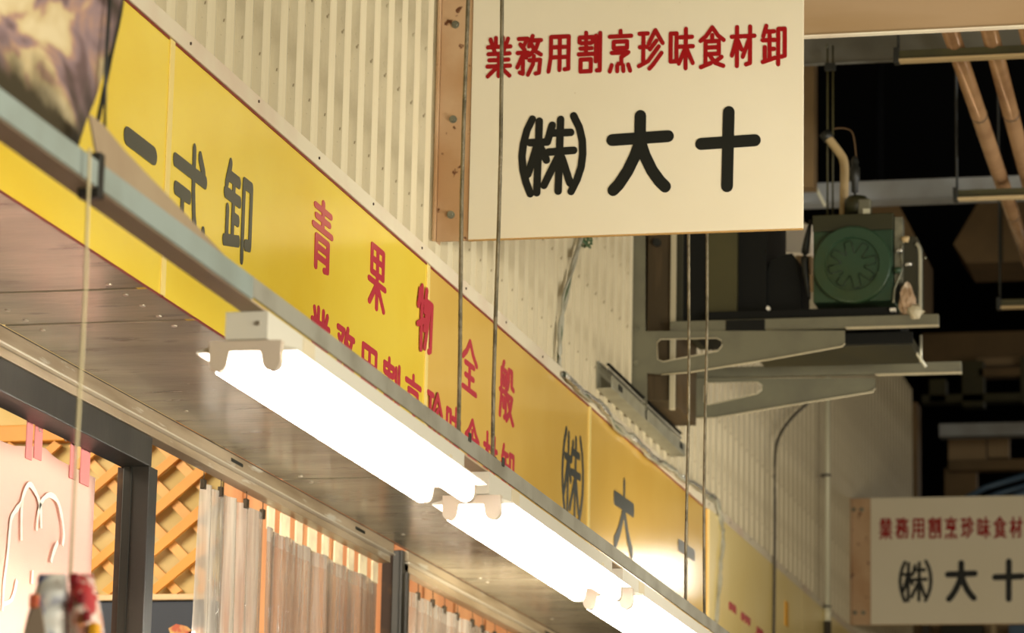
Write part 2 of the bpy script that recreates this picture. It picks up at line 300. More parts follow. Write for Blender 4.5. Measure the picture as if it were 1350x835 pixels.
# ------------------------------------------------------------------ lettering (strokes in a 100 x 100 cell, y down)
PAR_L = [(18, 3), (10, 17), (5, 34), (3, 50), (5, 67), (10, 83), (17, 98)]
PAR_R = [(82, 1), (91, 16), (96, 33), (97, 50), (95, 66), (89, 82), (80, 97)]
G = {
 '業': [[(37,4),(37,25)],[(63,4),(63,25)],[(16,7),(24,22)],[(84,7),(76,22)],[(6,26),(94,26)],[(29,30),(34,40)],[(71,30),(66,40)],[(9,43),(91,43)],[(13,58),(87,58)],[(6,73),(94,73)],[(50,43),(50,97)],[(42,76),(8,97)],[(58,76),(92,97)]],
 '務': [[(8,9),(42,9),(26,28)],[(14,22),(32,36)],[(4,43),(45,43),(38,55)],[(26,43),(26,94),(14,91)],[(22,52),(4,78)],[(62,3),(48,28)],[(57,14),(95,14)],[(86,15),(76,33),(50,50)],[(56,22),(72,40),(95,49)],[(50,62),(93,62),(89,93),(76,95)],[(68,52),(65,72),(46,97)]],
 '用': [[(14,8),(14,60),(5,97)],[(14,8),(90,8),(90,92),(74,93)],[(14,35),(90,35)],[(14,61),(90,61)],[(52,8),(52,94)]],
 '割': [[(34,1),(34,12)],[(6,24),(6,12),(62,12),(62,24)],[(12,26),(56,26)],[(10,39),(58,39)],[(3,53),(65,53)],[(34,16),(34,53)],[(12,66),(56,66),(56,95),(12,95),(12,66)],[(77,9),(77,72)],[(95,3),(95,94),(82,94)]],
 '烹': [[(50,0),(50,12)],[(5,13),(95,13)],[(22,26),(78,26),(78,42),(22,42),(22,26)],[(14,53),(84,53),(55,64),(55,79),(42,80)],[(15,83),(7,98)],[(38,84),(38,98)],[(62,84),(64,98)],[(84,83),(92,98)]],
 '珍': [[(5,9),(38,9)],[(7,42),(36,42)],[(21,9),(21,80)],[(4,88),(42,76)],[(68,2),(42,34)],[(68,2),(97,34)],[(72,28),(47,48)],[(82,42),(46,72)],[(93,58),(60,86),(46,95)]],
 '味': [[(6,12),(30,12),(30,80),(6,80),(6,12)],[(44,22),(93,22)],[(40,45),(97,45)],[(68,2),(68,98)],[(66,48),(40,86)],[(70,48),(97,86)]],
 '食': [[(50,1),(25,22),(4,33)],[(50,1),(74,22),(96,33)],[(50,20),(50,32)],[(24,35),(77,35),(77,66)],[(24,35),(24,92)],[(6,97),(46,88)],[(24,50),(77,50)],[(24,66),(77,66)],[(40,68),(62,88),(95,96)],[(88,74),(66,84)]],
 '材': [[(4,26),(46,26)],[(26,3),(26,98)],[(24,30),(5,72)],[(30,36),(45,58)],[(52,26),(98,26)],[(80,3),(80,92),(64,95)],[(77,32),(50,76)]],
 '卸': [[(18,3),(6,28)],[(15,17),(50,17)],[(3,38),(54,38)],[(32,17),(32,84)],[(32,60),(50,60)],[(12,55),(12,88)],[(4,91),(54,82)],[(68,12),(68,98)],[(68,12),(95,12),(95,78),(80,80)]],
 '青': [[(10,11),(90,11)],[(16,25),(84,25)],[(3,40),(97,40)],[(50,0),(50,40)],[(20,54),(20,98)],[(20,54),(80,54),(80,94),(64,96)],[(20,68),(80,68)],[(20,82),(80,82)]],
 '果': [[(16,5),(84,5),(84,46),(16,46),(16,5)],[(16,25),(84,25)],[(50,5),(50,98)],[(3,60),(97,60)],[(46,63),(8,95)],[(54,63),(92,95)]],
 '物': [[(14,10),(5,36)],[(10,25),(44,25)],[(27,3),(27,98)],[(3,64),(44,52)],[(58,3),(46,38)],[(54,20),(96,20),(91,90),(78,94)],[(68,22),(46,66)],[(82,22),(52,92)]],
 '全': [[(50,2),(28,24),(4,38)],[(50,2),(72,24),(96,38)],[(22,46),(78,46)],[(24,69),(76,69)],[(6,94),(94,94)],[(50,46),(50,94)]],
 '般': [[(26,1),(18,12)],[(10,15),(10,60),(3,96)],[(10,15),(44,15),(44,92),(35,95)],[(2,52),(50,52)],[(26,25),(28,40)],[(26,63),(28,78)],[(63,8),(62,28),(54,42)],[(63,8),(84,8),(84,34),(97,37)],[(54,54),(88,54),(74,80),(50,97)],[(60,60),(74,80),(98,97)]],
 '㈱': [PAR_L, PAR_R, [(29,6),(27,97)],[(15,33),(42,33),(49,12)],[(25,40),(13,73)],[(32,40),(41,56)],[(46,22),(78,22)],[(44,46),(83,45)],[(62,5),(60,96)],[(58,54),(38,88)],[(65,54),(78,86)]],
 '大': [[(4,33),(96,31)],[(50,4),(50,36),(42,54),(30,73),(16,89),(7,96)],[(50,36),(58,54),(70,73),(83,87),(92,94)]],
 '十': [[(4,42),(96,40)],[(51,2),(49,98)]],
 '一': [[(4,50),(96,50)]],
 '式': [[(4,24),(96,24)],[(60,1),(61,40),(66,66),(76,88),(90,96),(95,74)],[(78,4),(90,17)],[(9,50),(50,50)],[(30,50),(30,86)],[(4,93),(54,84)]],
}
def letter(ch, origin, U, V, Nrm, w, h, rx, ry, m, parent, th=0.0015, name='letter'):
    """rounded strokes; origin = upper left corner of the cell, U right, V down, Nrm out of the board"""
    origin = Vector(origin); U = Vector(U); V = Vector(V); Nrm = Vector(Nrm)
    mb = MB()
    def cap(a, b, lift):
        ax_, ay_ = a; bx_, by_ = b
        # capsule of elliptical pen (rx, ry): hull computed in pen space
        dx = (bx_-ax_)/rx; dy = (by_-ay_)/ry
        t = math.atan2(dy, dx); ring = []
        n = 7
        for k in range(n+1):
            ang = t - PI/2 + PI*k/n; ring.append((bx_+rx*math.cos(ang), by_+ry*math.sin(ang)))
        for k in range(n+1):
            ang = t + PI/2 + PI*k/n; ring.append((ax_+rx*math.cos(ang), ay_+ry*math.sin(ang)))
        mb.poly([origin + U*x + V*y + Nrm*(-0.0005) for x, y in ring], Nrm*(th+0.0005+lift))
    q = 0
    for st in G[ch]:
        pts = [(x/100*(w-2*rx)+rx, y/100*(h-2*ry)+ry) for x, y in st]
        for i in range(len(pts)-1):
            q += 1; cap(pts[i], pts[i+1], q*0.00001)
    return mb.build(name, m, parent)

# ------------------------------------------------------------------ structure
XF, XW = -2.30, -2.345                 # fascia board face, siding face
ZT, ZB = 3.337, 2.796                  # fascia top / bottom
XS = -2.735                            # back edge of the soffit

o = MB().box(-12, 8, -2, 45, -0.05, 0.0).build('floor', M['floor']); tag(o, kind='structure')

# siding: one pressed rib panel after another
wall = empty('wall_left', kind='structure')
PT = 0.1325
prof = [(0.0, -0.012), (0.0045, -0.012), (0.0050, -0.004), (0.062, -0.004), (0.067, 0.016), (0.124, 0.016), (0.1300, 0.002), (0.1324, -0.012)]
def rib_mesh(z1):
    mb = MB(); z0 = ZT-0.02
    lo = [mb.bm.verts.new((d, y, z0)) for y, d in prof]; hi = [mb.bm.verts.new((d, y, z1)) for y, d in prof]
    b0 = mb.bm.verts.new((-0.03, prof[-1][0], z0)); b1 = mb.bm.verts.new((-0.03, prof[-1][0], z1))
    c0 = mb.bm.verts.new((-0.03, 0, z0)); c1 = mb.bm.verts.new((-0.03, 0, z1))
    lo += [b0, c0]; hi += [b1, c1]
    n = len(lo)
    for i in range(n): mb.bm.faces.new((lo[i], lo[(i+1) % n], hi[(i+1) % n], hi[i]))
    mb.bm.faces.new(lo[::-1]); mb.bm.faces.new(hi)
    m = mb.mesh('siding_panel')
    for mm in ('siding', 'siding_valley', 'seam'): m.materials.append(M[mm])
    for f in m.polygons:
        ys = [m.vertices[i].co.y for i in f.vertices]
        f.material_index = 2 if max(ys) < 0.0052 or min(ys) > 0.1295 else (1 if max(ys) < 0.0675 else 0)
    return m
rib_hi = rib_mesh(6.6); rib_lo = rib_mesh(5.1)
y = 4.3
while y < 19.8:
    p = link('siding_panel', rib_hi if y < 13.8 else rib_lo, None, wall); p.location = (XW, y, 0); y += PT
tr1 = MB().box(XW-0.02, XF+0.006, 4.0, 19.9, ZT, ZT+0.040, 0.002).build('trim_1', M['trim']); tag(tr1, kind='structure')
for k in range(28):
    yy = 6.2+k*0.48; zz = ZT+0.024+random.uniform(-.006, .006)
    MB().cyl((XF+0.004, yy, zz), (XF+0.0085, yy, zz), 0.0035, 8).build('nail_head', M['rust_edge'], tr1)

# building mass behind siding, dark void, roof
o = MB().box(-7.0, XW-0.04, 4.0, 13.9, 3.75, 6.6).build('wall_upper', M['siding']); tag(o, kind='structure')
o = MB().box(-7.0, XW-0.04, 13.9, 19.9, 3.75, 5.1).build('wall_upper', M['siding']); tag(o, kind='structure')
o = MB().box(-9, 9, 34, 34.2, 0, 9).build('wall_back', M['void']); tag(o, kind='structure')
o = MB().box(-9, -8.8, 19.95, 34, 0, 9).build('wall_side', M['void']); tag(o, kind='structure')
o = MB().box(-9, 9, 10.0, 34.2, 7.5, 7.7).build('ceiling_roof', M['void']); tag(o, kind='structure')

# soffit panels
sof = empty('ceiling', kind='structure')
joints = [4.6, 6.51, 6.82, 8.85, 10.87, 12.9, 14.9, 17.0, 19.5]
for a, b in zip(joints[:-1], joints[1:]):
    MB().box(XS, XF-0.004, a+0.009, b-0.009, ZB-0.001, ZB+0.012, 0.0015).build('soffit_panel', M['soffit'], sof)
    for xx in (XS+0.07, XF-0.07):
        for yy in (a+0.05, b-0.05, (a+b)/2):
            MB().cyl((xx, yy, ZB-0.0035), (xx, yy, ZB+0.002), 0.006, 10).build('screw', M['screw'], sof)
MB().box(XS, XF-0.006, 4.6, 19.5, ZB+0.013, ZB+0.03).build('backing', M['soffit_edge'], sof)

# header: track, black beam, posts
tk = empty('trim_2', kind='structure')
def track(y0, y1):
    MB().box(XS-0.05, XS-0.002, y0, y1, ZB-0.034, ZB-0.002, 0.001).build('track_face', M['track'], tk)
    MB().box(XS-0.05, XS+0.003, y0, y1, ZB-0.040, ZB-0.0355, 0.001).build('track_lip', M['track_lip'], tk)
    MB().box(XS-0.05, XS-0.012, y0, y1, ZB-0.062, ZB-0.041, 0.001).build('track_lower', M['track'], tk)
Y1 = at(208, 600, 0, XS).y; Y2 = at(502, 730, 0, XS).y
track(4.6, at(520, 728, 0, XS).y); track(at(539, 736, 0, XS).y, 19.0)
for yy in (8.42, 9.6, 12.1): MB().box(XS-0.004, XS-0.0005, yy, yy+0.10, ZB-0.024, ZB-0.014, 0.002).build('track_slot', M['black_rubber'], tk)
MB().box(XS-0.003, XS-0.001, 4.6, 19.0, ZB-0.0035, ZB-0.0008).build('shadow_gap', M['soffit_edge'], tk)
bb = MB().box(XS-0.09, XS-0.014, 4.6, Y1, ZB-0.135, ZB-0.063, 0.003).build('header_beam', M['black_steel'])
tag(bb, 'black steel header beam above the pink curtain at left', 'beam')
z_lo = at(100, 835, 1, 8.0).z - 0.5
def post(pxl, pxm, pxr, py, depth, label, ztop):
    p = empty('post', label, 'post')
    Yp = at(pxr, py, 0, XS-0.012).y - depth
    xl = at(pxl, py, 1, Yp).x; xm = at(pxm, py, 1, Yp).x
    MB().box(xl, xm-0.002, Yp+0.01, Yp+depth-0.01, 0, ztop, 0.001).build('channel', M['rust_edge'], p)
    MB().box(xm, XS-0.012, Yp, Yp+depth, 0, ztop, 0.002).build('column', M['black_steel'], p)
    MB().box(xm+0.02, xm+0.024, Yp-0.003, Yp, 0, ztop).build('groove', M['black_rubber'], p)
    return p, Yp
pA, YA = post(152, 161, 207, 650, 0.06, 'wide black steel post under the end of the header beam', ZB-0.135)
pB, YB = post(502, 517, 538, 760, 0.07, 'narrow black steel post between the two runs of clear curtain', ZB-0.003)
MB().box(XS-0.006, XS+0.002, YB+0.015, YB+0.035, 0, ZB-0.07).build('rib', M['galv'], pB).data.materials[0] = M['black_steel']

# ------------------------------------------------------------------ yellow fascia boards
seams = [at(221, 200, 0, XF).y, at(562, 450, 0, XF).y, at(776, 640, 0, XF).y, at(931, 700, 0, XF).y]
Ys = [4.3, seams[0], seams[1], seams[2], seams[3], seams[3]+2.35, seams[3]+4.6, 19.7]
blab = ['leftmost bright yellow fascia board with one black bar character',
        'yellow fascia board with two black characters and the first large red ones',
        'yellow fascia board behind the four rods with red characters and a bracketed black one',
        'ochre fascia board with two thin black characters above the third lamp',
        'pale yellow fascia board with faint small red characters behind the loose cable',
        'pale yellow fascia board beside the light conduit, left of the far sign',
        'farthest pale yellow fascia board behind the far hanging sign']
bmt = ['yellow', 'yellow', 'ochre', 'ochre', 'pale_yellow', 'pale_yellow', 'pale_yellow']
boards = []
for i in range(7):
    e = empty('fascia_board', blab[i], 'sign board')
    boards.append(e)
    MB().box(XF-0.03, XF if i < 4 else XF+0.012, Ys[i]+0.002, Ys[i+1]-0.002, ZB, ZT-0.0005, 0.001).build('face_panel', M[bmt[i]], e)
    MB().box(XF-0.004, XF+0.0012, Ys[i]+0.002, Ys[i+1]-0.002, ZB-0.0035, ZB-0.0005).build('bottom_edging', M['red_band'], e)
    if i < 4:
        MB().box(XF, XF+0.003, Ys[i+1]-0.014, Ys[i+1]+0.014 if i < 3 else Ys[i+1]-0.002, ZB, ZT-0.002, 0.001).build('joint_strip', M['strip'] if i < 3 else M['orange_edge'], e)
        MB().box(XF, XF+0.0018, Ys[i]+0.002, Ys[i+1]-0.02, ZT-0.006, ZT-0.0005).build('top_edging', M['red_band'], e)
UY = (0, 1, 0); VD = (0, 0, -1); NX = (1, 0, 0)
def fascia_char(ch, x0, x1, ytop, ybot, rx, ry, m):
    up = 0.0034 if ch == '物' else 0.0004
    xm = (x0+x1)/2
    a = at(x0, ytop, 0, XF).y; b = at(x1, ytop, 0, XF).y
    zt = at(xm, ytop, 0, XF).z; zb = at(xm, ybot, 0, XF).z
    i = max(k for k in range(7) if Ys[k] <= (a+b)/2)
    off = 0.0005 if i < 4 else 0.0125
    letter(ch, (XF+off+up, a, zt), UY, VD, NX, b-a, zt-zb, rx, ry, M[m], boards[i], 0.001)
fascia_char('一', 161, 209, 176, 210, 0.022, 0.0195, 'ink')
fascia_char('式', 227, 276, 184, 342, 0.0105, 0.0150, 'ink')
fascia_char('卸', 295, 336, 214, 350, 0.0100, 0.0135, 'ink')
for ch, x0, x1, t, b in (('青', 411, 441, 267, 362), ('果', 485, 511, 324, 411), ('物', 548, 571, 378, 468), ('全', 608, 631, 449, 521), ('般', 658, 679, 480, 558)):
    fascia_char(ch, x0, x1, t-3, b+3, 0.0125, 0.0078, 'pinkred')
row2 = '業務用割烹珍味食材卸'
ya = at(408.5, 400, 0, XF).y; yb = at(679, 600, 0, XF).y
pit = (yb-ya)/(9+0.86)
z2 = at(423, 402, 0, XF).z
for i, ch in enumerate(row2):
    y0 = ya+i*pit; k = max(q for q in range(7) if Ys[q] <= y0+pit*0.43)
    letter(ch, (XF+(0.0039 if ch == '珍' else 0.0009), y0, z2), UY, VD, NX, pit*0.84, 0.17, 0.0100, 0.0078, M['pinkred'], boards[k], 0.001)
fascia_char('㈱', 740, 771, 566, 692, 0.0110, 0.0120, 'ink')
fascia_char('大', 808, 837, 626, 738, 0.014, 0.024, 'ink')
fascia_char('十', 893, 917, 682, 786, 0.014, 0.022, 'ink')
for ch, x0, x1, t in (('業', 956, 967, 795), ('務', 972, 986, 810), ('用', 992, 1003, 828)):
    fascia_char(ch, x0, x1, t, t+13, 0.010, 0.006, 'pinkred')
e = MB().box(XF+0.012, XF+0.015, at(1031, 800, 0, XF).y, at(1035, 800, 0, XF).y, at(1033, 826, 0, XF).z, at(1033, 794, 0, XF).z).build('mark', M['orange_edge'], boards[5])

# ------------------------------------------------------------------ hanging signs
def hanging_sign(Yp, pxb0, pxs0, pxs1, py_bot, py_top, red, black, label, pens, full):
    s = empty('hanging_sign', label, 'sign')
    zb = at(pxs0, py_bot, 1, Yp).z; zt = at(pxs0, py_top, 1, Yp).z
    x0 = at(pxs0, py_bot, 1, Yp).x; x1 = at(pxs1, py_bot, 1, Yp).x; xb = at(pxb0, py_bot, 1, Yp).x
    MB().box(x0, x1, Yp, Yp+0.012, zb, zt, 0.001).build('sign_board', M['sign_cream'], s)
    MB().box(x0, x1, Yp+0.0005, Yp+0.0115, zb-0.003, zb).build('bottom_edge', M['sign_edge'], s)
    bx = empty('mounting_plate'); bx.parent = s
    MB().box(xb+0.008, x0-0.001, Yp+0.004, Yp+0.010, zb-0.002, zt, 0.001).build('plate', M['rusty_cream'], bx)
    MB().box(xb, xb+0.007, Yp-0.012, Yp+0.05, zb-0.002, zt, 0.001).build('flange', M['rusty_cream'], bx)
    Rz = lambda px, py: at(px, py, 1, Yp)
    for (px, py) in full:
        p = Rz(px, py)
        MB().cyl((p.x, Yp-0.006, p.z), (p.x, Yp+0.005, p.z), 0.007, 8).cyl((p.x, Yp+0.001, p.z), (p.x, Yp+0.004, p.z), 0.011, 12).build('bolt', M['steel_side'], bx)
    for ch, a, b, c, d in red:
        p = Rz(a, c); q = Rz(b, d)
        letter(ch, (p.x, Yp-0.0005, p.z), (1, 0, 0), VD, (0, -1, 0), q.x-p.x, p.z-q.z, pens[0], pens[1], M['deepred'], s, 0.001)
    for ch, a, b, c, d in black:
        p = Rz(a, c); q = Rz(b, d); r = pens[2] if ch != '㈱' else pens[3]
        letter(ch, (p.x, Yp-0.0005, p.z), (1, 0, 0), VD, (0, -1, 0), q.x-p.x, p.z-q.z, r, r*1.05, M['ink_black'], s, 0.001)
    return s
YS1 = at(571, 318, 0, XW+0.01).y
reds = []
row = '業務用割烹珍味食材卸'
x_ = [(639, 677), (679, 717), (720, 755), (760, 795), (800, 836), (839, 877), (880, 917), (920, 958), (961, 998), (1002, 1039)]
for i, ch in enumerate(row):
    t = 46-i*1.75; reds.append((ch, x_[i][0], x_[i][1], t, t+58-(3 if ch in '用' else 0)))
hanging_sign(YS1, 571, 617, 1058.5, 316, -14, reds,
   [('㈱', 682, 775, 150, 260), ('大', 797, 891, 143, 260), ('十', 914, 1006, 140, 254)],
   'large cream hanging sign at top centre, red characters over big black ones',
   (0.0056, 0.0061, 0.0158, 0.0102), [(600, 32), (597, 157), (594, 283)])
YS2 = at(1121, 824, 0, XW+0.01).y
reds2 = []
for i, ch in enumerate(row):
    x0 = 1158+i*21.5; reds2.append((ch, x0, x0+19.5, 682-i*0.15, 712-i*0.15))
hanging_sign(YS2, 1121, 1148, 1380, 824, 657, reds2,
   [('㈱', 1183, 1231, 738, 796), ('大', 1244, 1291, 737, 796), ('十', 1306, 1354, 736, 795)],
   'smaller far cream sign at lower right, same red and black characters',
   (0.0052, 0.0058, 0.0150, 0.0085), [(1125, 672), (1136, 672), (1127, 808), (1138, 808)])

# ------------------------------------------------------------------ lamp rail, rods, fixtures
XR = -1.68
def railz(y): return 2.5265 - (y-4.0)*0.0062          # top edge; the rail sags slightly away
rl = empty('lamp_rail', 'long galvanised angle rail on rods carrying the tube lamps', 'rail')
def slab(y0, y1, xa, xb, za, zb, m, name, parent):
    """box along Y following the rail's slope"""
    mb = MB()
    A = [(xa, y0, railz(y0)+za), (xb, y0, railz(y0)+za), (xb, y0, railz(y0)+zb), (xa, y0, railz(y0)+zb)]
    Bq = [(xa, y1, railz(y1)+za), (xb, y1, railz(y1)+za), (xb, y1, railz(y1)+zb), (xa, y1, railz(y1)+zb)]
    a = [mb.bm.verts.new(p) for p in A]; b = [mb.bm.verts.new(p) for p in Bq]
    mb.bm.faces.new(a[::-1]); mb.bm.faces.new(b)
    for i in range(4): mb.bm.faces.new((a[i], a[(i+1) % 4], b[(i+1) % 4], b[i]))
    return mb.build(name, m, parent)
slab(2.8, 4.52, XR-0.004, XR, -0.037, 0, M['paint_blue'], 'rail_web', rl)
slab(4.53, 5.25, XR-0.004, XR, -0.037, 0, M['paint_blue'], 'rail_web', rl)
slab(5.25, 12.5, XR-0.004, XR, -0.032, 0, M['galv'], 'rail_web', rl)
slab(2.8, 12.5, XR-0.046, XR-0.0045, -0.038, -0.034, M['brown_strip'], 'rail_flange', rl)
# splice clamp and a tapered brown strip just behind the rail web
MB().box(XR-0.03, XR+0.003, 4.515, 4.535, railz(4.5)-0.052, railz(4.5)+0.014, 0.002).build('splice_clamp', M['black_steel'], rl)
pts = [at(px, py, 0, XR-0.012) for px, py in ((118, 150), (137, 165), (165, 199), (237, 274), (290, 330), (336, 381), (130, 216))]
MB().poly(pts, (-0.003, 0, 0)).build('strip', M['strip_dark'], rl)
for py_ in (617+0, ): pass
for px in (618, 662):
    p = at(px, px*0.745+118, 0, XR)
    MB().box(XR, XR+0.003, p.y-0.005, p.y+0.012, p.z-0.006, p.z+0.012, 0.001).build('hook', M['black_steel'], rl)

rods = []
rlabel = ['first threaded rod from the left, along the rusty edge of the large sign',
          'second threaded rod, crossing the first red character of the large sign',
          'third threaded rod, crossing the wall bracket at its left slot',
          'fourth threaded rod, right of the slot pair, nearest the loose cable']
for i, (px, py) in enumerate(((603, 575), (650, 612), (904.5, 800), (928, 818))):
    p = at(px, py, 0, XR-0.010)
    r = empty('threaded_rod', rlabel[i], 'rod', 'rods holding the lamp rail')
    pts = []; n = 18
    ph = random.uniform(0, 6)
    for k in range(n+1):
        z = railz(p.y)-0.02 + k*(5.6-2.5)/n
        pts.append((p.x+0.0022*math.sin(k*1.1+ph), p.y+0.002*math.cos(k*0.9+ph), z))
    MB().tube(pts, 0.0042, 10).build('shaft', M['rod'], r)
    MB().cyl((p.x, p.y, railz(p.y)-0.002), (p.x, p.y, railz(p.y)+0.005), 0.008, 6).build('nut', M['steel_side'], r)
    rods.append(r)

def fixture(y0, y1, label):
    f = empty('tube_lamp', label, 'lamp', 'twin tube lamps under the rail')
    cx = XR-0.034
    yc = (y0+y1)/2
    def Z(yy, d): return railz(yy)-0.039+d
    def prism(prof_, ya_, yb_, m, nm):
        mb = MB(); a = [mb.bm.verts.new((cx+x, ya_, Z(ya_, z))) for x, z in prof_]; b = [mb.bm.verts.new((cx+x, yb_, Z(yb_, z))) for x, z in prof_]
        mb.bm.faces.new(a); mb.bm.faces.new(b[::-1]); n = len(a)
        for i in range(n): mb.bm.faces.new((a[i], b[i], b[(i+1) % n], a[(i+1) % n]))
        return mb.build(nm, m, f)
    prism([(-0.036, -0.046), (0.036, -0.046), (0.036, 0), (-0.036, 0)], y0, y1, M['lamp_white'], 'housing')
    prism([(-0.086, -0.066), (0.086, -0.066), (0.086, -0.063), (0.036, -0.0465), (-0.036, -0.0465), (-0.086, -0.063)], y0+0.008, y1-0.008, M['lamp_white'], 'reflector')
    prism([(0.0362, -0.044), (0.0372, -0.044), (0.0372, -0.002), (0.0362, -0.002)], y0+0.20, y0+0.27, M['lamp_tape'], 'label_sticker')
    prism([(0.0362, -0.040), (0.0372, -0.040), (0.0372, -0.022), (0.0362, -0.022)], y1-0.12, y1-0.10, M['lamp_tape'], 'slot_cover')
    for yy, s in ((y0, 1), (y1, -1)):
        # socket yoke: bridge with two rounded ears
        out = [(-0.061, -0.049), (0.061, -0.049)]
        for c in (0.045, -0.045):
            ear = [(c+0.0160*math.cos(t), -0.084+0.0160*math.sin(t)) for t in [-PI*k/8 for k in range(9)]]
            out += ear
            if c > 0: out += [(0.026, -0.067), (-0.026, -0.067)]
        mb = MB(); za = Z(yy, 0)
        mb.poly([(cx+x, yy-0.004*s, za+z) for x, z in out], (0, 0.020*s, 0))
        mb.build('socket', M['socket'], f)
    for c in (-0.045, 0.045):
        ya_, yb_ = y0+0.022, y1-0.022
        mb = MB(); mb.cyl((cx+c, ya_, Z(ya_, -0.086)), (cx+c, yb_, Z(yb_, -0.086)), 0.0150, 20)
        t = mb.build('tube', M['tube'], f)
    mb = MB(); mb.cyl((cx+0.02, y0-0.003, Z(y0, -0.020)), (cx+0.02, y0+0.001, Z(y0, -0.020)), 0.004, 8); mb.build('screw', M['screw'], f)
    return f
fy = [at(352, 405, 0, XR).y, at(611, 600, 0, XR).y, at(644, 625, 0, XR).y, at(806, 745, 0, XR).y, at(820, 758, 0, XR).y]
fixture(fy[0], fy[1], 'nearest glowing twin tube lamp under the rail, left of the rods')
fixture(fy[2], fy[3], 'middle glowing twin tube lamp under the rail, below the bracketed character')
fixture(fy[4], fy[4]+1.32, 'farthest glowing twin tube lamp under the rail, cut off at the bottom')

# ------------------------------------------------------------------ poster, dark rod, string with packets at the left
XP = XR-0.055
pm = print_mat('poster_print', [(0.30, (0.03, 0.028, 0.018)), (0.40, (0.14, 0.09, 0.09)), (0.45, (0.26, 0.18, 0.19)), (0.49, (0.40, 0.24, 0.18)), (0.52, (0.56, 0.44, 0.24)), (0.60, (0.66, 0.55, 0.34))], 3.0, 0.6, (2.63, 2.69), (1, 1.5, 3.2))
ps = empty('poster', 'blurred food poster hanging behind the rail at top left', 'poster')
mb = MB(); NR, NC = 14, 16; grid = []
redge = [(-70, 172), (0, 160), (40, 153), (90, 141), (130, 131), (165, 118), (205, 106), (240, 96)]
def rx_at(py):
    for (a, xa), (b, xb) in zip(redge[:-1], redge[1:]):
        if a <= py <= b: return xa+(xb-xa)*(py-a)/(b-a)
    return redge[-1][1]
y_left = 3.7
for r in range(NR+1):
    rowv = []
    pyr = -120 + r*(232+120)/NR
    pr = at(rx_at(max(-70, pyr)), pyr, 0, XP); zr = pr.z
    for c in range(NC+1):
        # right border follows the torn, curled edge
        yy = y_left + (pr.y-y_left)*c/NC
        curl = 0.005*max(0, (c-11)/5)**2
        rowv.append(mb.bm.verts.new((XP-curl+0.004*math.sin(yy*14+zr*6), yy, zr)))
    grid.append(rowv)
for r in range(NR):
    for c in range(NC): mb.bm.faces.new((grid[r][c], grid[r][c+1], grid[r+1][c+1], grid[r+1][c]))
sh = mb.build('sheet', pm, ps); sh.modifiers.new('s', 'SOLIDIFY').thickness = 0.0015
for p_ in sh.data.polygons: p_.use_smooth = True
path = smoothpath([at(x, y_, 0, XP-0.03) for x, y_ in ((165, -30), (158, 20), (149, 60), (141, 100), (133, 140), (127, 170))], 4)
MB().tube(path, 0.0035, 8).build('edging', M['black_rubber'], ps)
p0 = at(137.5, 205, 0, XP+0.01); p1 = at(141, -20, 0, XP+0.01)
dr = MB().tube([p0, (p0+p1)/2, (p0.x, p0.y, p0.z+0.45)], 0.0032, 8).build('hanging_rod', M['black_rubber'])
tag(dr, 'thin dark rod standing at the right edge of the food poster', 'rod')

ps_top = at(118, 205, 0, XR+0.012)
st = MB().tube([ps_top+Vector((0, 0, 0.01)), ps_top+Vector((0.003, 0, -0.2)), ps_top+Vector((0.001, 0, -0.4)), (ps_top.x, ps_top.y, at(86, 765, 0, XR+0.012).z)], 0.0025, 8).build('string', M['string'])
tag(st, 'pale string hanging from the rail down to the plastic packets', 'string')
white_print = print_mat('packet_white', [(0.35, (0.12, 0.14, 0.34)), (0.45, (0.66, 0.68, 0.66)), (0.62, (0.78, 0.76, 0.70)), (0.7, (0.5, 0.45, 0.4))], 28, 0.5)
red_print = print_mat('packet_red', [(0.38, (0.40, 0.02, 0.03)), (0.47, (0.46, 0.05, 0.05)), (0.52, (0.75, 0.66, 0.58)), (0.62, (0.70, 0.30, 0.22)), (0.7, (0.7, 0.3, 0.04))], 30, 0.4)
M['bag_brown'] = mat('bag_brown', (0.30, 0.23, 0.17), 0.35)
def packet(xs, m, label, extra=None):
    """pillow shaped hanging bag; xs = (left,right) pixel edges per row from the top"""
    p = empty('plastic_packet', label, 'packet')
    mb = MB(); rows = []; n = 20; Yp = ps_top.y
    for (py, a, b, dpt) in xs:
        A = at(a, py, 1, Yp); B = at(b, py, 1, Yp); c = (A+B)/2; hw = (B.x-A.x)/2
        rows.append([mb.bm.verts.new((c.x+hw*math.cos(2*PI*k/n)*(1+0.05*math.sin(5*k+py)), Yp+0.004+dpt*math.sin(2*PI*k/n), c.z)) for k in range(n)])
    for i in range(len(rows)-1):
        for k in range(n):
            f = mb.bm.faces.new((rows[i][k], rows[i][(k+1) % n], rows[i+1][(k+1) % n], rows[i+1][k])); f.smooth = True
    mb.bm.faces.new(rows[0]); mb.bm.faces.new(rows[-1][::-1])
    mb.build('bag', m, p)
    if extra: extra(p, Yp)
    return p
def exl(p, Yp):
    a = at(52, 794, 1, Yp); MB().box(a.x-0.006, a.x+0.008, Yp-0.026, Yp-0.018, a.z-0.012, a.z+0.008, 0.003).build('red_spot', M['fish_red'], p)
    q = [at(x, y_, 1, Yp-0.024) for x, y_ in ((43, 800), (54, 800), (59, 835), (60, 880), (26, 880), (34, 830))]
    MB().poly(q, (0, 0.004, 0)).build('brown_side', M['bag_brown'], p)
def exr(p, Yp):
    for x, y_, w in ((94, 757, 13), (103, 783, 12), (112, 806, 9)):
        q = at(x, y_, 1, Yp-0.02); MB().box(q.x, q.x+w/F*Yp, Yp-0.028, Yp-0.017, q.z-0.014, q.z, 0.002).build('red_patch', M['packet_dark_red'], p)
    q = at(119, 822, 1, Yp-0.02); MB().box(q.x, q.x+0.013, Yp-0.028, Yp-0.01, q.z-0.04, q.z, 0.003).build('orange_patch', M['orange_edge'], p)
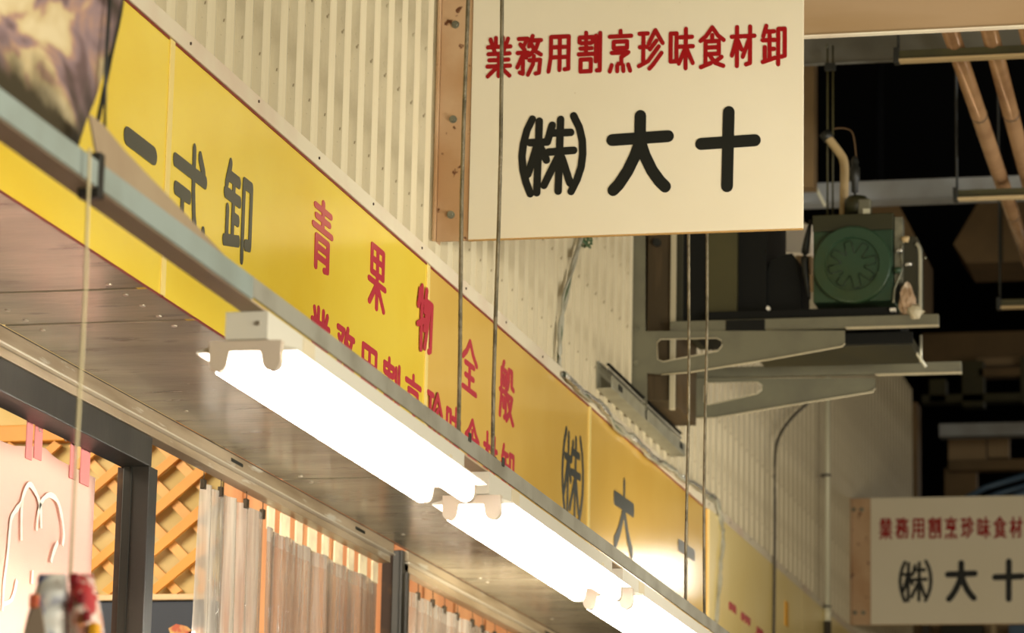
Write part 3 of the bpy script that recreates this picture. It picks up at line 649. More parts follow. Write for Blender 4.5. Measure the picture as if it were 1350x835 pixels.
packet([(757, 50, 86, 0.005), (775, 47, 87, 0.012), (795, 42, 88, 0.018), (815, 35, 89, 0.022), (840, 30, 90, 0.025), (890, 27, 90, 0.025)], white_print,
       'white and blue printed plastic packet hanging at lower left', exl)
packet([(757, 91, 120, 0.005), (775, 91, 124, 0.012), (795, 90, 128, 0.018), (815, 90, 132, 0.022), (840, 91, 135, 0.025), (890, 91, 136, 0.025)], red_print,
       'red and white printed plastic packet hanging at lower left beside the black post', exr)

# ------------------------------------------------------------------ pink curtain
XN = XS-0.10
nr = empty('pink_curtain', 'pink fabric shop curtain with tabs and a white brush drawing', 'curtain')
mb = MB(); cols = 44; rws = 16; gr = []
ya = 5.6; yb = at(122, 700, 0, XN).y
def noren_top(yy):
    px = max(-5.0, 1775-(1775-122)*(yb/yy))
    tb = [(-5, 579), (0, 580), (45, 583), (53, 592), (70, 603), (95, 616), (112, 624), (126, 631)]
    for (a, pa), (b, pb) in zip(tb[:-1], tb[1:]):
        if a <= px <= b: return at(px, pa+(pb-pa)*(px-a)/(b-a), 0, XN).z
    return at(122, 629, 0, XN).z
for r in range(rws+1):
    rv = []
    for c in range(cols+1):
        yy = ya+(yb-ya)*c/cols; zt = noren_top(yy); z = zt-(zt-1.75)*r/rws
        rv.append(mb.bm.verts.new((XN+0.003*math.sin(yy*9.0+0.3*r/rws)*(0.3+r/rws)+0.001*math.sin(yy*31), yy, z)))
    gr.append(rv)
for r in range(rws):
    for c in range(cols): f = mb.bm.faces.new((gr[r][c], gr[r][c+1], gr[r+1][c+1], gr[r+1][c])); f.smooth = True
cl = mb.build('cloth', M['noren'], nr); cl.modifiers.new('s', 'SOLIDIFY').thickness = 0.0012
for xa, xb in ((35, 43), (46, 56), (94, 102), (108, 120)):
    a = at(xa, 600, 0, XN+0.006); b = at(xb, 600, 0, XN+0.006)
    zt = ZB-0.08; zb_ = noren_top((a.y+b.y)/2)-0.03
    MB().box(XN+0.002, XN+0.005, a.y, b.y, zb_, zt, 0.001).build('tab', M['noren_tab'], nr)
strokes = [[(3, 806), (5, 770), (10, 730), (13, 697), (16, 680), (28, 664)], [(28, 713), (28, 680), (30, 656), (38, 639), (47, 650), (53, 668), (54, 697)],
           [(48, 700), (50, 680), (54, 663), (64, 653), (75, 660), (81, 680), (84, 705), (82, 720)], [(76, 715), (70, 730), (67, 742)], [(22, 765), (19, 780), (14, 792), (4, 797)], [(43, 752), (42, 770)]]
for s_ in strokes:
    q = [at(x, y_, 0, XN+0.0065) for x, y_ in s_]; q = smoothpath(q, 4)
    mb = MB(); prev = None
    for i, p in enumerate(q):
        wd = 0.0065*(0.7+0.45*random.random())
        d = (q[min(i+1, len(q)-1)]-q[max(i-1, 0)]).normalized(); n_ = Vector((0, -d.z, d.y))
        cur = [mb.bm.verts.new(p+n_*wd), mb.bm.verts.new(p-n_*wd)]
        if prev: mb.bm.faces.new((prev[0], prev[1], cur[1], cur[0]))
        prev = cur
    b_ = mb.build('brush_stroke', M['brush'], nr); b_.modifiers.new('s', 'SOLIDIFY').thickness = 0.001
for x, y_ in ((54, 563), (87, 575)):
    p = at(x, y_, 0, XN+0.01)
    mb = MB(); mb.tube([p+Vector((0, 0.014*math.cos(t), 0.012*math.sin(t))) for t in [2*PI*k/10 for k in range(9)]], 0.0012, 6); mb.build('ring', M['screw'], nr)
p = at(101, 578, 0, XN+0.012); MB().box(p.x-0.003, p.x+0.004, p.y-0.012, p.y+0.012, p.z-0.018, p.z+0.014, 0.002).build('clip', M['clip'], nr)

# ------------------------------------------------------------------ shop interior
YP = 9.62
ip = empty('lattice_partition', 'orange diagonal wood lattice on a cream board beside the black post', 'partition')
pl = at(-60, 700, 1, YP).x; pr_ = at(287, 700, 1, YP).x
zr = at(230, 784, 1, YP).z; zt_ = at(50, 561, 1, YP).z
MB().box(pl-0.5, pr_, YP+0.03, YP+0.045, zr, 3.6).build('backing_board', M['cream_wall'], ip)
MB().box(pl-0.5, pr_, YP-0.012, YP+0.028, zt_-0.05, zt_, 0.003).build('top_rail', M['lattice'], ip)
MB().box(pl-0.5, pr_, YP-0.015, YP+0.028, zr-0.018, zr, 0.003).build('bottom_rail', M['pale_wood'], ip)
MB().box(pl-0.5, pr_, YP+0.0, YP+0.045, 1.0, zr-0.019).build('lower_panel', M['navy'], ip)
zc0, zc1 = zr, zt_-0.05
def clipline(x, z, dx, dz):
    ts = []
    lo, hi = -9, 9
    for (c, d, a, b) in ((x, dx, pl, pr_-0.005), (z, dz, zc0, zc1)):
        t0, t1 = (a-c)/d, (b-c)/d
        lo = max(lo, min(t0, t1)); hi = min(hi, max(t0, t1))
    return (lo, hi) if hi > lo+0.02 else None
SP = 0.092; HW = 0.0175
for fam, (dx, dz, yo, m_) in enumerate(((0.76, 0.65, -0.010, 'lattice'), (-0.72, 0.69, 0.010, 'lattice_pale'))):
    L_ = math.hypot(dx, dz); dx /= L_; dz /= L_; nx, nz = -dz, dx
    for k in range(-22, 23):
        cx_ = pr_-0.35+nx*SP*k; cz_ = zr+0.35+nz*SP*k
        r_ = clipline(cx_, cz_, dx, dz)
        if not r_: continue
        a = Vector((cx_+dx*r_[0], 0, cz_+dz*r_[0])); b = Vector((cx_+dx*r_[1], 0, cz_+dz*r_[1])); n_ = Vector((nx, 0, nz))*HW
        y0_ = YP+yo
        q = [a+n_, b+n_, b-n_, a-n_]
        for v in q: v.y = y0_; v.x = max(pl, min(pr_, v.x)); v.z = max(zc0, min(zc1, v.z))
        MB().poly(q, (0, 0.013, 0)).build('slat', M[m_], ip)
# small fish picture painted on the navy panel
for pts_ in ([(222, 829), (232, 823), (246, 826), (256, 834), (250, 845), (228, 845)], [(248, 834), (262, 827), (272, 830), (272, 846), (250, 846)]):
    MB().poly([at(x, y_, 1, YP-0.002) for x, y_ in pts_], (0, 0.0015, 0)).build('fish_picture', M['fish_red'], ip)

# plank wall deeper in the shop
YW = 12.6
pw = empty('wall_inside', kind='structure')
x = -6.2
while x < XS-0.12:
    MB().box(x+0.0015, x+0.118, YW+random.uniform(-.004, .004), YW+0.03, 0.8, 3.7, 0.002).build('plank', M['orange_wood'], pw); x += 0.12
o = MB().box(-7, XS-0.06, 4.2, 19.4, 3.7, 3.74).build('ceiling_inside', M['cream_wall']); tag(o, kind='structure')
o = MB().box(-7, -6.9, 4.2, 19.4, 0, 3.7).build('wall_inside_side', M['cream_wall']); tag(o, kind='structure')
o = MB().box(-7, XS-0.06, 4.1, 4.2, 0, 3.7).build('wall_inside_front', M['cream_wall']); tag(o, kind='structure')
o = MB().box(XS-0.06, XW-0.04, 4.1, 19.9, ZB+0.04, 3.75).build('wall_header', M['soffit_edge']); tag(o, kind='structure')

# ------------------------------------------------------------------ clear vinyl curtains
def vinyl_curtain(px0, px1, drop, pleats, amp, label, clips, tabs, xc, hem=0.05, seed=1):
    rnd = random.Random(seed)
    c = empty('vinyl_curtain', label, 'curtain', 'clear vinyl curtains below the track')
    y0 = at(px0, 700, 0, xc).y; y1 = at(px1, 700, 0, xc).y
    zt = ZB-0.066-drop; zb = 1.7; n = int(pleats*20); rows = 14
    phs = [rnd.uniform(-2.2, 2.2) for _ in range(pleats+2)]
    def X(u, v):
        i = u*pleats; k = int(i); ph = phs[k]*(1-(i-k))+phs[k+1]*(i-k)
        s = math.sin(2*PI*i+ph+0.5*v*math.sin(i*1.7))
        return xc + amp*(0.45+0.75*v)*s*(0.6+0.4*math.cos(i*2.3)) + 0.004*math.sin(i*9+v*5)*v
    def Yc(u, v): return y0+(y1-y0)*u + 0.01*math.sin(u*pleats*4+v*3)*v - (0.05*v*(0.5-u) if drop > 0.01 else 0)
    mbh = MB(); mbs = MB()
    def zz(v): return zt-(zt-zb)*v
    vh = hem/(zt-zb)
    for mb_, vs in ((mbh, [0, vh*0.5, vh]), (mbs, [vh+(1-vh)*(k/rows)**1.2 for k in range(rows+1)])):
        g = [[mb_.bm.verts.new((X(k/n, v), Yc(k/n, v), zz(v))) for k in range(n+1)] for v in vs]
        for r in range(len(vs)-1):
            for k in range(n): f = mb_.bm.faces.new((g[r][k], g[r][k+1], g[r+1][k+1], g[r+1][k])); f.smooth = True
    mbh.build('hem', M['vinyl_hem'], c); mbs.build('sheet', M['vinyl_thick' if seed == 3 else 'vinyl'], c)
    for u in clips:
        yy = y0+(y1-y0)*u; xx = X(u, 0)
        k = MB().box(xx-0.006, xx+0.006, yy-0.010, yy+0.010, zt-0.014, zt+0.012, 0.002).build('clip', M['clip'], c)
        MB().tube([(xx, yy, zt+0.011), (xx, yy+0.003, zt+0.022), (xx, yy, ZB-0.058)], 0.0014, 6).build('hook', M['clip'], c)
    for u, w in tabs:
        yy = y0+(y1-y0)*u
        MB().box(xc-0.004, xc+0.002, yy-w/2, yy+w/2, zt-0.004, ZB-0.063, 0.001).build('tab', M['tab_cream'], c)
    return c
vinyl_curtain(266, 350, 0.028, 5, 0.024, 'clear vinyl curtain gathered on dark clips, beside the orange lattice', (0.02, 0.25, 0.62, 0.95), (), XS-0.045, 0.045, 3)
vinyl_curtain(350, 501, 0.055, 6, 0.018, 'clear vinyl curtain on cream tabs, left of the narrow black post', (), [(0.04+0.115*k, 0.060+0.02*(k % 2)) for k in range(9)], XS-0.05, 0.04, 5)
vinyl_curtain(541, 760, 0.035, 10, 0.018, 'clear vinyl curtain on dark clips, right of the narrow black post', [0.07*k+0.05 for k in range(13)], (), XS-0.045, 0.045, 8)

# ------------------------------------------------------------------ cables on the wall
cab = empty('wall_cable', 'twisted grey electric cable running down the siding and along the trim', 'cable')
xc = XW+0.035
run = [(768, 300), (757, 345), (745, 395), (738, 440), (737, 480), (743, 494)]
run2 = [(743, 494), (762, 512), (790, 533), (812, 560), (838, 582), (862, 604), (886, 620), (907, 634), (929, 649), (944, 660), (949, 680), (953, 705), (950, 740), (948, 770), (943, 830)]
for off, mt_, rr in ((0.0, 'cable_grey', 0.0072), (0.016, 'cable_grey', 0.0050), (0.008, 'cable_green', 0.0032)):
    p = [at(x, y_, 0, xc) for x, y_ in run]
    pp = smoothpath(p, 5); pp = [v+Vector((0.004*math.sin(i*0.8+off*200), off*math.sin(i*0.45+0.6), 0)) for i, v in enumerate(pp)]
    MB().tube(pp, rr, 8).build('riser', M[mt_], cab)
    xx = XF+0.018
    p = smoothpath([at(x, y_, 0, xx) for x, y_ in run2], 5)
    p = [v+Vector((0.004*math.sin(i*0.9+off*200), 0, off*0.8*math.sin(i*0.7)+0.004*math.sin(i*2.1))) for i, v in enumerate(p)]
    MB().tube([pp[-1]]+p, rr*1.15, 8).build('run', M[mt_], cab)
for a, b in ((1, 14), (19, 27), (33, 45)):
    xx = XF+0.021; p = smoothpath([at(x, y_, 0, xx) for x, y_ in run2], 5)[a:b]
    MB().tube([v+Vector((0.004, 0, 0.003*math.sin(i*2.3))) for i, v in enumerate(p)], [0.0065+0.002*math.sin(i*1.9) for i in range(len(p))], 7).build('foil_wrap', M['foil'], cab)
p = at(771, 318, 0, xc)
mb = MB(); mb.tube([p+Vector((0.012*math.cos(t*1.3), 0.035*math.cos(t)+0.02, 0.018*math.sin(t)+0.0004*t)) for t in [k*0.35 for k in range(60)]], 0.0035, 6); mb.build('coil', M['cable_green'], cab)
cb2 = MB().tube(smoothpath([at(x, y_, 0, XF+0.02) for x, y_ in ((1072, 520), (1064, 532), (1045, 550), (1029, 572), (1022, 600), (1021.5, 680), (1021, 760), (1020, 850))], 5), 0.0065, 8).build('thin_cable', M['dark_pipe'])
tag(cb2, 'thin dark cable curving down from the wall bracket, left of the conduit', 'cable')
cn = empty('conduit', 'pale upright conduit with a dark lower end on the wall', 'conduit')
p = at(1091, 600, 0, XF+0.03)
zlo = at(1092, 802, 0, XF+0.03).z; zhi = at(1090, 430, 0, XF+0.03).z
MB().cyl((p.x, p.y, zlo), (p.x, p.y, zhi), 0.0125, 14).build('pipe', M['conduit'], cn)
MB().cyl((p.x, p.y, zlo-0.065), (p.x, p.y, zlo), 0.017, 14).build('fitting', M['conduit'], cn)
MB().cyl((p.x, p.y, 1.0), (p.x, p.y, zlo-0.066), 0.0175, 14).build('lower_pipe', M['dark_pipe'], cn)
MB().cyl((p.x, p.y, zlo-0.002), (p.x, p.y, zlo+0.006), 0.0185, 14).build('collar', M['dark_pipe'], cn)
for zq in (at(1091, 627, 0, XF+0.03).z,): MB().box(p.x-0.03, p.x+0.014, p.y-0.018, p.y+0.018, zq-0.006, zq+0.006, 0.002).build('saddle', M['dark_pipe'], cn)

# ------------------------------------------------------------------ wall bracket with the machine
YB1 = at(840, 440, 0, XW+0.03).y; YB2 = at(893, 500, 0, XW+0.03).y
rack = empty('machine_rack', 'pair of grey slotted steel arms on the siding carrying the machines', 'bracket')
for (Yb, dx_, outer, hole, bar, lip) in (
    (YB1, 0, [(831, 250), (851, 250), (851, 437), (1114, 436), (1114, 453), (1110, 457), (1015, 474), (910, 491), (872, 494), (853, 492), (853, 540), (833, 540)],
     [(866, 452), (871, 447.5), (945, 446), (951, 449), (952, 456), (946, 463), (874, 477), (867, 474)], (883, 1237, 423.5, 435), (1114, 1237, 439)),
    (YB2, 1, [(893, 380), (905, 380), (906, 499), (1154, 499), (1154, 512), (1150, 517), (1020, 538), (944, 551), (912, 551), (907, 560), (895, 560)],
     [(928, 509), (933, 505), (999, 504), (1005, 508), (1004, 514), (998, 519), (933, 534), (928, 530)], (905, 1267, 485, 496.5), (1154, 1267, 500))):
    ar = plate('arm', outer, [hole], Yb, 0.004, M['bracket'], rack)
    # rolled lips around the slot and lower edge
    z1_ = at(bar[0], bar[2], 1, Yb).z; z0_ = at(bar[0], bar[3], 1, Yb).z; xa = at(bar[0], bar[2], 1, Yb).x; xb = at(bar[1], bar[2], 1, Yb).x
    MB().box(xa, xb, Yb+0.006, Yb+0.036, z0_-0.006, z1_, 0.002).build('top_bar', M['bracket'], rack)
    MB().box(at(lip[0], lip[2], 1, Yb).x, xb, Yb+0.002, Yb+0.037, z0_-0.010, z0_-0.0065, 0.001).build('bar_lip', M['bracket_lip'], rack)
    MB().tube([at(x, y_, 1, Yb-0.004) for x, y_ in outer[4:9]], 0.003, 6).build('edge_roll', M['bracket_lip'], rack)
    ring = [at(x, y_, 1, Yb-0.003) for x, y_ in hole]; MB().tube(ring+[ring[0]], 0.0022, 6).build('slot_roll', M['bracket_lip'], rack)
for x, y_ in ((840, 433), (839, 479)):
    q = at(x, y_, 1, YB1); MB().cyl((q.x, YB1-0.008, q.z), (q.x, YB1+0.003, q.z), 0.010, 6).build('bolt', M['steel_side'], rack)
q = at(897, 536, 1, YB2); MB().cyl((q.x, YB2-0.008, q.z), (q.x, YB2+0.003, q.z), 0.010, 6).build('bolt', M['steel_side'], rack)
# wall channel
ch0 = at(807, 511, 0, XW+0.07); ch1 = at(904, 588, 0, XW+0.07); zc = ch0.z
ch = empty('channel'); ch.parent = rack
MB().box(XW+0.016, XW+0.07, ch0.y, ch1.y, zc-0.003, zc, 0.001).build('channel_bottom', M['alu'], ch)
MB().box(XW+0.016, XW+0.019, ch0.y, ch1.y, zc, zc+0.09).build('channel_back', M['alu'], ch)
MB().box(XW+0.067, XW+0.07, ch0.y, YB1-0.045, zc, zc+0.040, 0.001).build('channel_lip', M['alu'], ch)
MB().box(XW+0.067, XW+0.07, YB1+0.01, ch1.y, zc, zc+0.040, 0.001).build('channel_lip', M['alu'], ch)
MB().box(XW+0.019, XW+0.025, ch0.y, ch1.y, zc+0.084, zc+0.090, 0.001).build('channel_top_lip', M['galv'], ch)
MB().box(XW+0.050, XW+0.060, ch0.y, YB2-0.05, zc+0.060, zc+0.066, 0.001).build('clamp_bar', M['galv'], ch)
MB().box(XW+0.050, XW+0.060, ch0.y, YB2-0.05, zc+0.076, zc+0.082, 0.001).build('clamp_bar', M['cabinet_black'], ch)
MB().box(XW+0.071, XW+0.073, ch0.y+0.10, ch0.y+0.16, zc+0.010, zc+0.030, 0.001).build('slot', M['black_rubber'], ch)
MB().box(XW+0.071, XW+0.073, ch1.y-0.12, ch1.y-0.07, zc+0.010, zc+0.030, 0.001).build('slot', M['black_rubber'], ch)
# struts at the right end
xs = [at(x, y_, 1, YB1+0.3) for x, y_ in ((1192, 442), (1221, 484), (1214, 442), (1214, 478))]
MB().tube([xs[0], xs[1]], 0.006, 6).build('strut', M['alu'], rack)
MB().tube([xs[2], xs[3]], 0.006, 6).build('strut', M['alu'], rack)

def pxbox(x0, x1, yt, yb_, Y, dy, m, name, parent, bev=0.002):
    a = at(x0, yt, 1, Y); b = at(x1, yb_, 1, Y)
    return MB().box(a.x, b.x, Y, Y+dy, b.z, a.z, bev).build(name, M[m], parent)
YM = YB1+0.05
cabi = empty('machine_cabinet', 'dark olive machine cabinet below the large sign, left of the green motor', 'machine')
pxbox(855, 884, 250, 528, YM+0.04, 0.5, 'wood_dark', 'side_panel', cabi)
pxbox(885, 889, 250, 540, YM+0.02, 0.02, 'bracket_lip', 'edge_strip', cabi)
pxbox(890, 900, 250, 424, YM+0.05, 0.5, 'olive_dark', 'inner_panel', cabi)
pxbox(900, 932, 250, 424, YM+0.06, 0.5, 'cabinet_black', 'core', cabi)
pxbox(932, 971, 250, 411, YM+0.05, 0.45, 'olive', 'front_panel', cabi)
pxbox(971, 1010, 250, 414, YM+0.08, 0.45, 'cabinet_black', 'rear_panel', cabi)
pxbox(930, 1180, 411.5, 422.5, YM-0.01, 0.55, 'cabinet_black', 'base_plate', cabi)
pxbox(957, 1008, 422.5, 436, YM-0.05, 0.1, 'cabinet_black', 'foot', cabi)
q = at(866, 320, 1, YM+0.03); MB().cyl((q.x, YM+0.02, q.z), (q.x, YM+0.04, q.z), 0.014, 12).build('knob', M['black_rubber'], cabi)
q = at(1013, 407, 1, YM-0.02); MB().cyl((q.x, YM-0.03, q.z), (q.x, YM-0.01, q.z), 0.0065, 10).build('valve_tip', M['lamp_white'], cabi)
mc = [at(x, y_, 1, YM+0.1) for x, y_ in ((1008, 410), (1006, 372), (1016, 345), (1032, 336), (1044, 334), (1053, 345), (1056, 372), (1056, 410))]
MB().poly(mc, (0, 0.2, 0)).build('motor_cover', M['cabinet_black'], cabi)
MB().tube(smoothpath([at(x, y_, 1, YM+0.05) for x, y_ in ((1069, 290), (1064, 315), (1061, 340), (1063, 365), (1067, 395))], 4), [0.004+0.010*math.sin(PI*k/16) for k in range(17)], 8).build('hose', M['black_rubber'], cabi)

gm = empty('green_motor', 'dark green box motor with round embossed face on the wall rack', 'motor')
pxbox(1072, 1178, 303, 396, YM, 0.22, 'green', 'body', gm, 0.004)
pxbox(1071, 1178, 284, 302, YM-0.012, 0.24, 'visor', 'visor', gm, 0.003)
c = at(1125, 351, 1, YM); RR = 53/F*YM
def disc(rad, y0_, y1_, m, nm, n=40, hole=0.0, bev=0.004):
    mb = MB(); rings = []
    prof_ = [(rad, y1_), (rad, y0_+bev), (rad-bev, y0_), (hole, y0_)] + ([(hole-0.006, y1_-0.002)] if hole > 0 else [])
    for r_, yy in prof_:
        rings.append([mb.bm.verts.new((c.x+max(r_, 0.0005)*math.cos(2*PI*k/n), yy, c.z+max(r_, 0.0005)*math.sin(2*PI*k/n))) for k in range(n)])
    for i in range(len(rings)-1):
        for k in range(n): f = mb.bm.faces.new((rings[i][k], rings[i][(k+1) % n], rings[i+1][(k+1) % n], rings[i+1][k])); f.smooth = i == 0
    return mb.build(nm, m, gm)
disc(RR, YM-0.035, YM-0.0005, M['green'], 'face_rim', hole=RR*0.71)
disc(RR*0.72, YM-0.022, YM-0.001, M['green'], 'face_dish')
for k in range(8):
    a = 2*PI*k/8 + 0.12 + 0.08
    u = Vector((math.cos(a), 0, math.sin(a))); v = Vector((-math.sin(a), 0, math.cos(a))); C0 = Vector((c.x, YM-0.0235, c.z))
    w_ = RR*0.10; r0_, r1_ = RR*0.28, RR*0.62
    pth = [C0+u*r0_+v*w_] + [C0+u*(r1_-w_*0.3)+v*w_, C0+u*r1_+v*w_*0.6, C0+u*r1_-v*w_*0.6, C0+u*(r1_-w_*0.3)-v*w_] + [C0+u*r0_-v*w_]
    MB().tube(pth, 0.0019, 5).build('embossed_fin', M['green_dark'], gm)
pxbox(1179, 1190, 286, 372, YM-0.005, 0.06, 'steel_side', 'side_plate', gm)
pxbox(1190, 1209, 312, 398, YM+0.03, 0.2, 'olive_dark', 'side_box', gm)
for x, y_, m_, r_ in ((1194, 315, 'pipe_cream', 0.011), (1198, 348, 'foil', 0.006), (1186, 330, 'foil', 0.006), (1184, 356, 'green', 0.010)):
    q = at(x, y_, 1, YM-0.02); MB().tube([q+Vector((-0.012, 0, -0.004)), q, q+Vector((0.010, 0, -0.003))], r_, 10).build('valve', M[m_], gm)
MB().tube(smoothpath([at(x, y_, 1, YM-0.015) for x, y_ in ((1190, 322), (1188, 335), (1190, 350), (1187, 362), (1180, 380), (1178, 400))], 4), 0.004, 8).build('copper_line', M['steel_side'], gm)
pxbox(1173, 1181, 406, 410, YM-0.03, 0.02, 'lamp_white', 'terminal', gm, 0.001)
MB().tube(smoothpath([at(x, y_, 1, YM+0.02) for x, y_ in ((1213, 420), (1213, 360), (1213, 340), (1212, 328), (1208, 321))], 4), 0.0075, 8).build('guard_rail', M['alu'], gm)
q = at(1219, 340, 1, YM+0.02); MB().cyl(q, q+Vector((0.006, 0, 0)), 0.004, 8).build('hinge', M['steel_side'], gm)
# dome, fitting and pipe above
q = at(1130, 283, 1, YM+0.08); hh = 26/F*YM
MB().tube([(q.x, q.y, q.z), (q.x, q.y, q.z+hh*0.75), (q.x, q.y, q.z+hh*0.95), (q.x, q.y, q.z+hh*1.05)], [0.045, 0.044, 0.032, 0.006], 20).build('dome', M['visor'], gm)
pxbox(1131, 1148, 262, 283, YM+0.03, 0.04, 'bracket', 'side_cap', gm, 0.006)
pxbox(1137, 1147, 275, 283, YM+0.02, 0.02, 'conduit', 'terminal_block', gm, 0.003)
q0 = at(1127, 262, 1, YM+0.06); k_ = 1/F*YM
prf = [(0, .004), (8, .004), (9, .012), (24, .012), (26, .018), (44, .018), (46, .012), (52, .014), (58, .009), (60, .004)]
MB().tube([(q0.x, q0.y, q0.z+a*k_) for a, _ in prf], [b for _, b in prf], 14).build('vent_fitting', M['black_rubber'], gm)
MB().tube(smoothpath([at(x, y_, 1, YM+0.06) for x, y_ in ((1099, 170), (1112, 169), (1123, 174), (1127, 190), (1129, 212))], 5), 0.0025, 6).build('thin_wire', M['pipe_ring'], gm)
el = empty('elbow_pipe', 'bent cream drain pipe standing behind the green motor', 'pipe')
MB().tube(smoothpath([at(x, y_, 1, YM+0.16) for x, y_ in ((1091, 181), (1098, 190), (1107, 202), (1112, 211), (1113.5, 225), (1113, 245), (1112, 290))], 5), 0.0155, 14).build('pipe', M['pipe_cream'], el)
a_ = at(1087, 175, 1, YM+0.16); b_ = at(1093, 184, 1, YM+0.16)
MB().cyl(a_, b_, 0.021, 14).build('collar', M['black_rubber'], el)
hr = empty('hanger_rod_pair', 'thin dark pair of hanger rods above the green motor', 'rod')
for x in (1091, 1098):
    a_ = at(x, 60, 1, YM+0.2); MB().cyl((a_.x, a_.y, at(x, 300, 1, YM+0.2).z), (a_.x, a_.y, a_.z), 0.0035, 8).build('shaft', M['olive'], hr)
pxbox(1087, 1101, 83, 92, YM+0.19, 0.02, 'black_rubber', 'clamp', hr)
pxbox(1088, 1092, 57, 62, YM+0.18, 0.02, 'steel_side', 'bolt', hr)
# crumpled wrapping
wr = MB()
bmesh.ops.create_icosphere(wr.bm, subdivisions=3, radius=1.0)
cw = at(1196, 396, 1, YM-0.02)
for v in wr.bm.verts:
    n_ = 1+0.16*math.sin(9*v.co.x+5*v.co.z)+0.14*math.sin(13*v.co.y-7*v.co.z)+0.08*random.uniform(-1, 1)
    t = (v.co.z+1)/2
    v.co = Vector((cw.x+v.co.x*(0.034-0.016*t)*n_, cw.y+v.co.y*0.03*n_, cw.z+v.co.z*0.062+0.004))
w_ = wr.build('crumpled_wrapping', M['cloth_brown']); tag(w_, 'crumpled brown and white plastic wrapping right of the green motor', 'wrapping')
wr = MB(); bmesh.ops.create_icosphere(wr.bm, subdivisions=2, radius=1.0); cw = at(1207, 411, 1, YM-0.04)
for v in wr.bm.verts:
    v.co = Vector((cw.x+v.co.x*0.030*(1+0.3*random.uniform(-1, 1)), cw.y+v.co.y*0.02, cw.z+v.co.z*0.026*(1+0.3*random.uniform(-1, 1))))
w_ = wr.build('paper_scrap', M['bracket_lip']); tag(w_, 'small pale paper scrap under the crumpled wrapping on the upper bar', 'paper')
tr = empty('drip_tray', 'dark drip tray slung between the two rack arms', 'tray')
pxbox(985, 1203, 443, 452, YB1+0.1, 0.02, 'cabinet_black', 'rim', tr)
pxbox(988, 1201, 446, 455, YB1+0.125, 0.33, 'olive_dark', 'pan', tr)

# ------------------------------------------------------------------ overhead beams, pipes, things in the dark hall
def hbeam(px, py_t, py_b, Y, dy, x1, m, name, label, x0=None, lipm=None):
    b = empty(name, label, 'beam'); a = at(px, py_t, 1, Y); c_ = at(px, py_b, 1, Y)
    xx = x0 if x0 is not None else a.x
    MB().box(xx, x1, Y, Y+0.02, c_.z, a.z, 0.002).build('web', M[m], b)
    MB().box(xx, x1, Y-0.006, Y+dy, c_.z-0.004, c_.z, 0.001).build('flange', M[lipm or m], b)
    return b
hbeam(1060, -60, 47, 9.35, 0.022, 1.5, 'cream_beam', 'lintel_beam', 'broad cream steel beam at top right behind the large sign', XW+0.02, 'trim')
hbeam(1060, 42, 84, 12.0, 0.02, 1.5, 'beam_grey', 'ceiling_beam', 'grey beam just under the broad cream beam', XW+0.02)
bl = hbeam(1080, 241, 267, 14.6, 0.10, 2.5, 'beam_blue', 'ceiling_beam', 'blue-grey beam behind the green motor, at mid height', XW+0.02)
MB().tube([at(1061, 220, 1, 14.5), at(1074, 244, 1, 14.5), at(1088, 272, 1, 14.5)], 0.007, 8).build('brace', M['conduit'], bl)
hbeam(1238, 559, 575, 20.2, 0.10, 3.5, 'beam_blue', 'ceiling_beam', 'far pale beam to the right above the far sign', at(1238, 560, 1, 20.2).x)
b = empty('far_beam', 'far orange-brown beam at right behind the lower rack bar', 'beam')
pxbox(1215, 1500, 440, 474, 22.0, 0.2, 'brown_far', 'web', b)
pxbox(1287, 1500, 472, 477, 21.95, 0.1, 'brown_pale', 'flange', b)
fr = empty('far_frame', 'far brown window frame with dark openings under the far beam', 'frame')
for x0, x1, y0, y1 in ((1290, 1345, 486, 495), (1215, 1345, 521, 528), (1268, 1297, 476, 535), (1345, 1352, 470, 530), (1225, 1247, 500, 530)):
    pxbox(x0, x1, y0, y1, 21.7, 0.12, 'brown_far' if y1 < 500 else 'olive', 'bar', fr)
pxbox(1250, 1300, 577, 606, 21.6, 0.1, 'brown_pale', 'lower_board', fr); pxbox(1302, 1330, 577, 603, 21.6, 0.1, 'brown_pale', 'lower_board', fr)
pxbox(1250, 1500, 607, 616, 21.5, 0.1, 'brown_far', 'bar', fr)
pxbox(1245, 1288, 617, 700, 21.6, 0.1, 'brown_far', 'lower_board', fr)
fw = MB().box(XW-0.1, XW+0.03, 19.92, 20.1, 0, 5.05).build('wall_end', M['brown_far']); tag(fw, kind='structure')
col = empty('far_column', 'brown upright column seen just right of the large sign', 'column')
pxbox(1040, 1073, 60, 246, 13.9, 0.1, 'brown_far', 'shaft', col); 
hx = empty('hopper_duct', 'pale brown angular duct hanging far off between motor and pipes', 'duct')
MB().poly([at(x, y_, 1, 19.0) for x, y_ in ((1291, 264), (1420, 262), (1425, 342), (1274, 347), (1257, 322))], (0, 0.5, 0)).build('shell', M['brown_far'], hx)
pxbox(1318, 1322, 264, 346, 18.98, 0.02, 'olive_dark', 'seam', hx)
q = at(1330, 264, 1, 19.2); MB().cyl((q.x, 19.2, q.z-0.02), (q.x, 19.2, 7.5), 0.02, 8).build('hanger', M['void'], hx)
hx = empty('hopper_duct', 'brown angular duct directly behind the green motor', 'duct')
MB().poly([at(x, y_, 1, 16.0) for x, y_ in ((1120, 268), (1183, 267), (1214, 325), (1214, 400), (1120, 400))], (0, 0.5, 0)).build('shell', M['brown_far'], hx)
q = at(1160, 268, 1, 16.2); MB().cyl((q.x, 16.2, q.z-0.02), (q.x, 16.2, 7.5), 0.02, 8).build('hanger', M['void'], hx)
hx = empty('hopper_duct', 'cream angular duct end peeping out under the right corner of the large sign', 'duct')
MB().poly([at(x, y_, 1, 12.3) for x, y_ in ((1003, 296), (1070, 296), (1070, 334), (1027, 332), (1014, 318))], (0, 0.2, 0)).build('shell', M['trim'], hx)
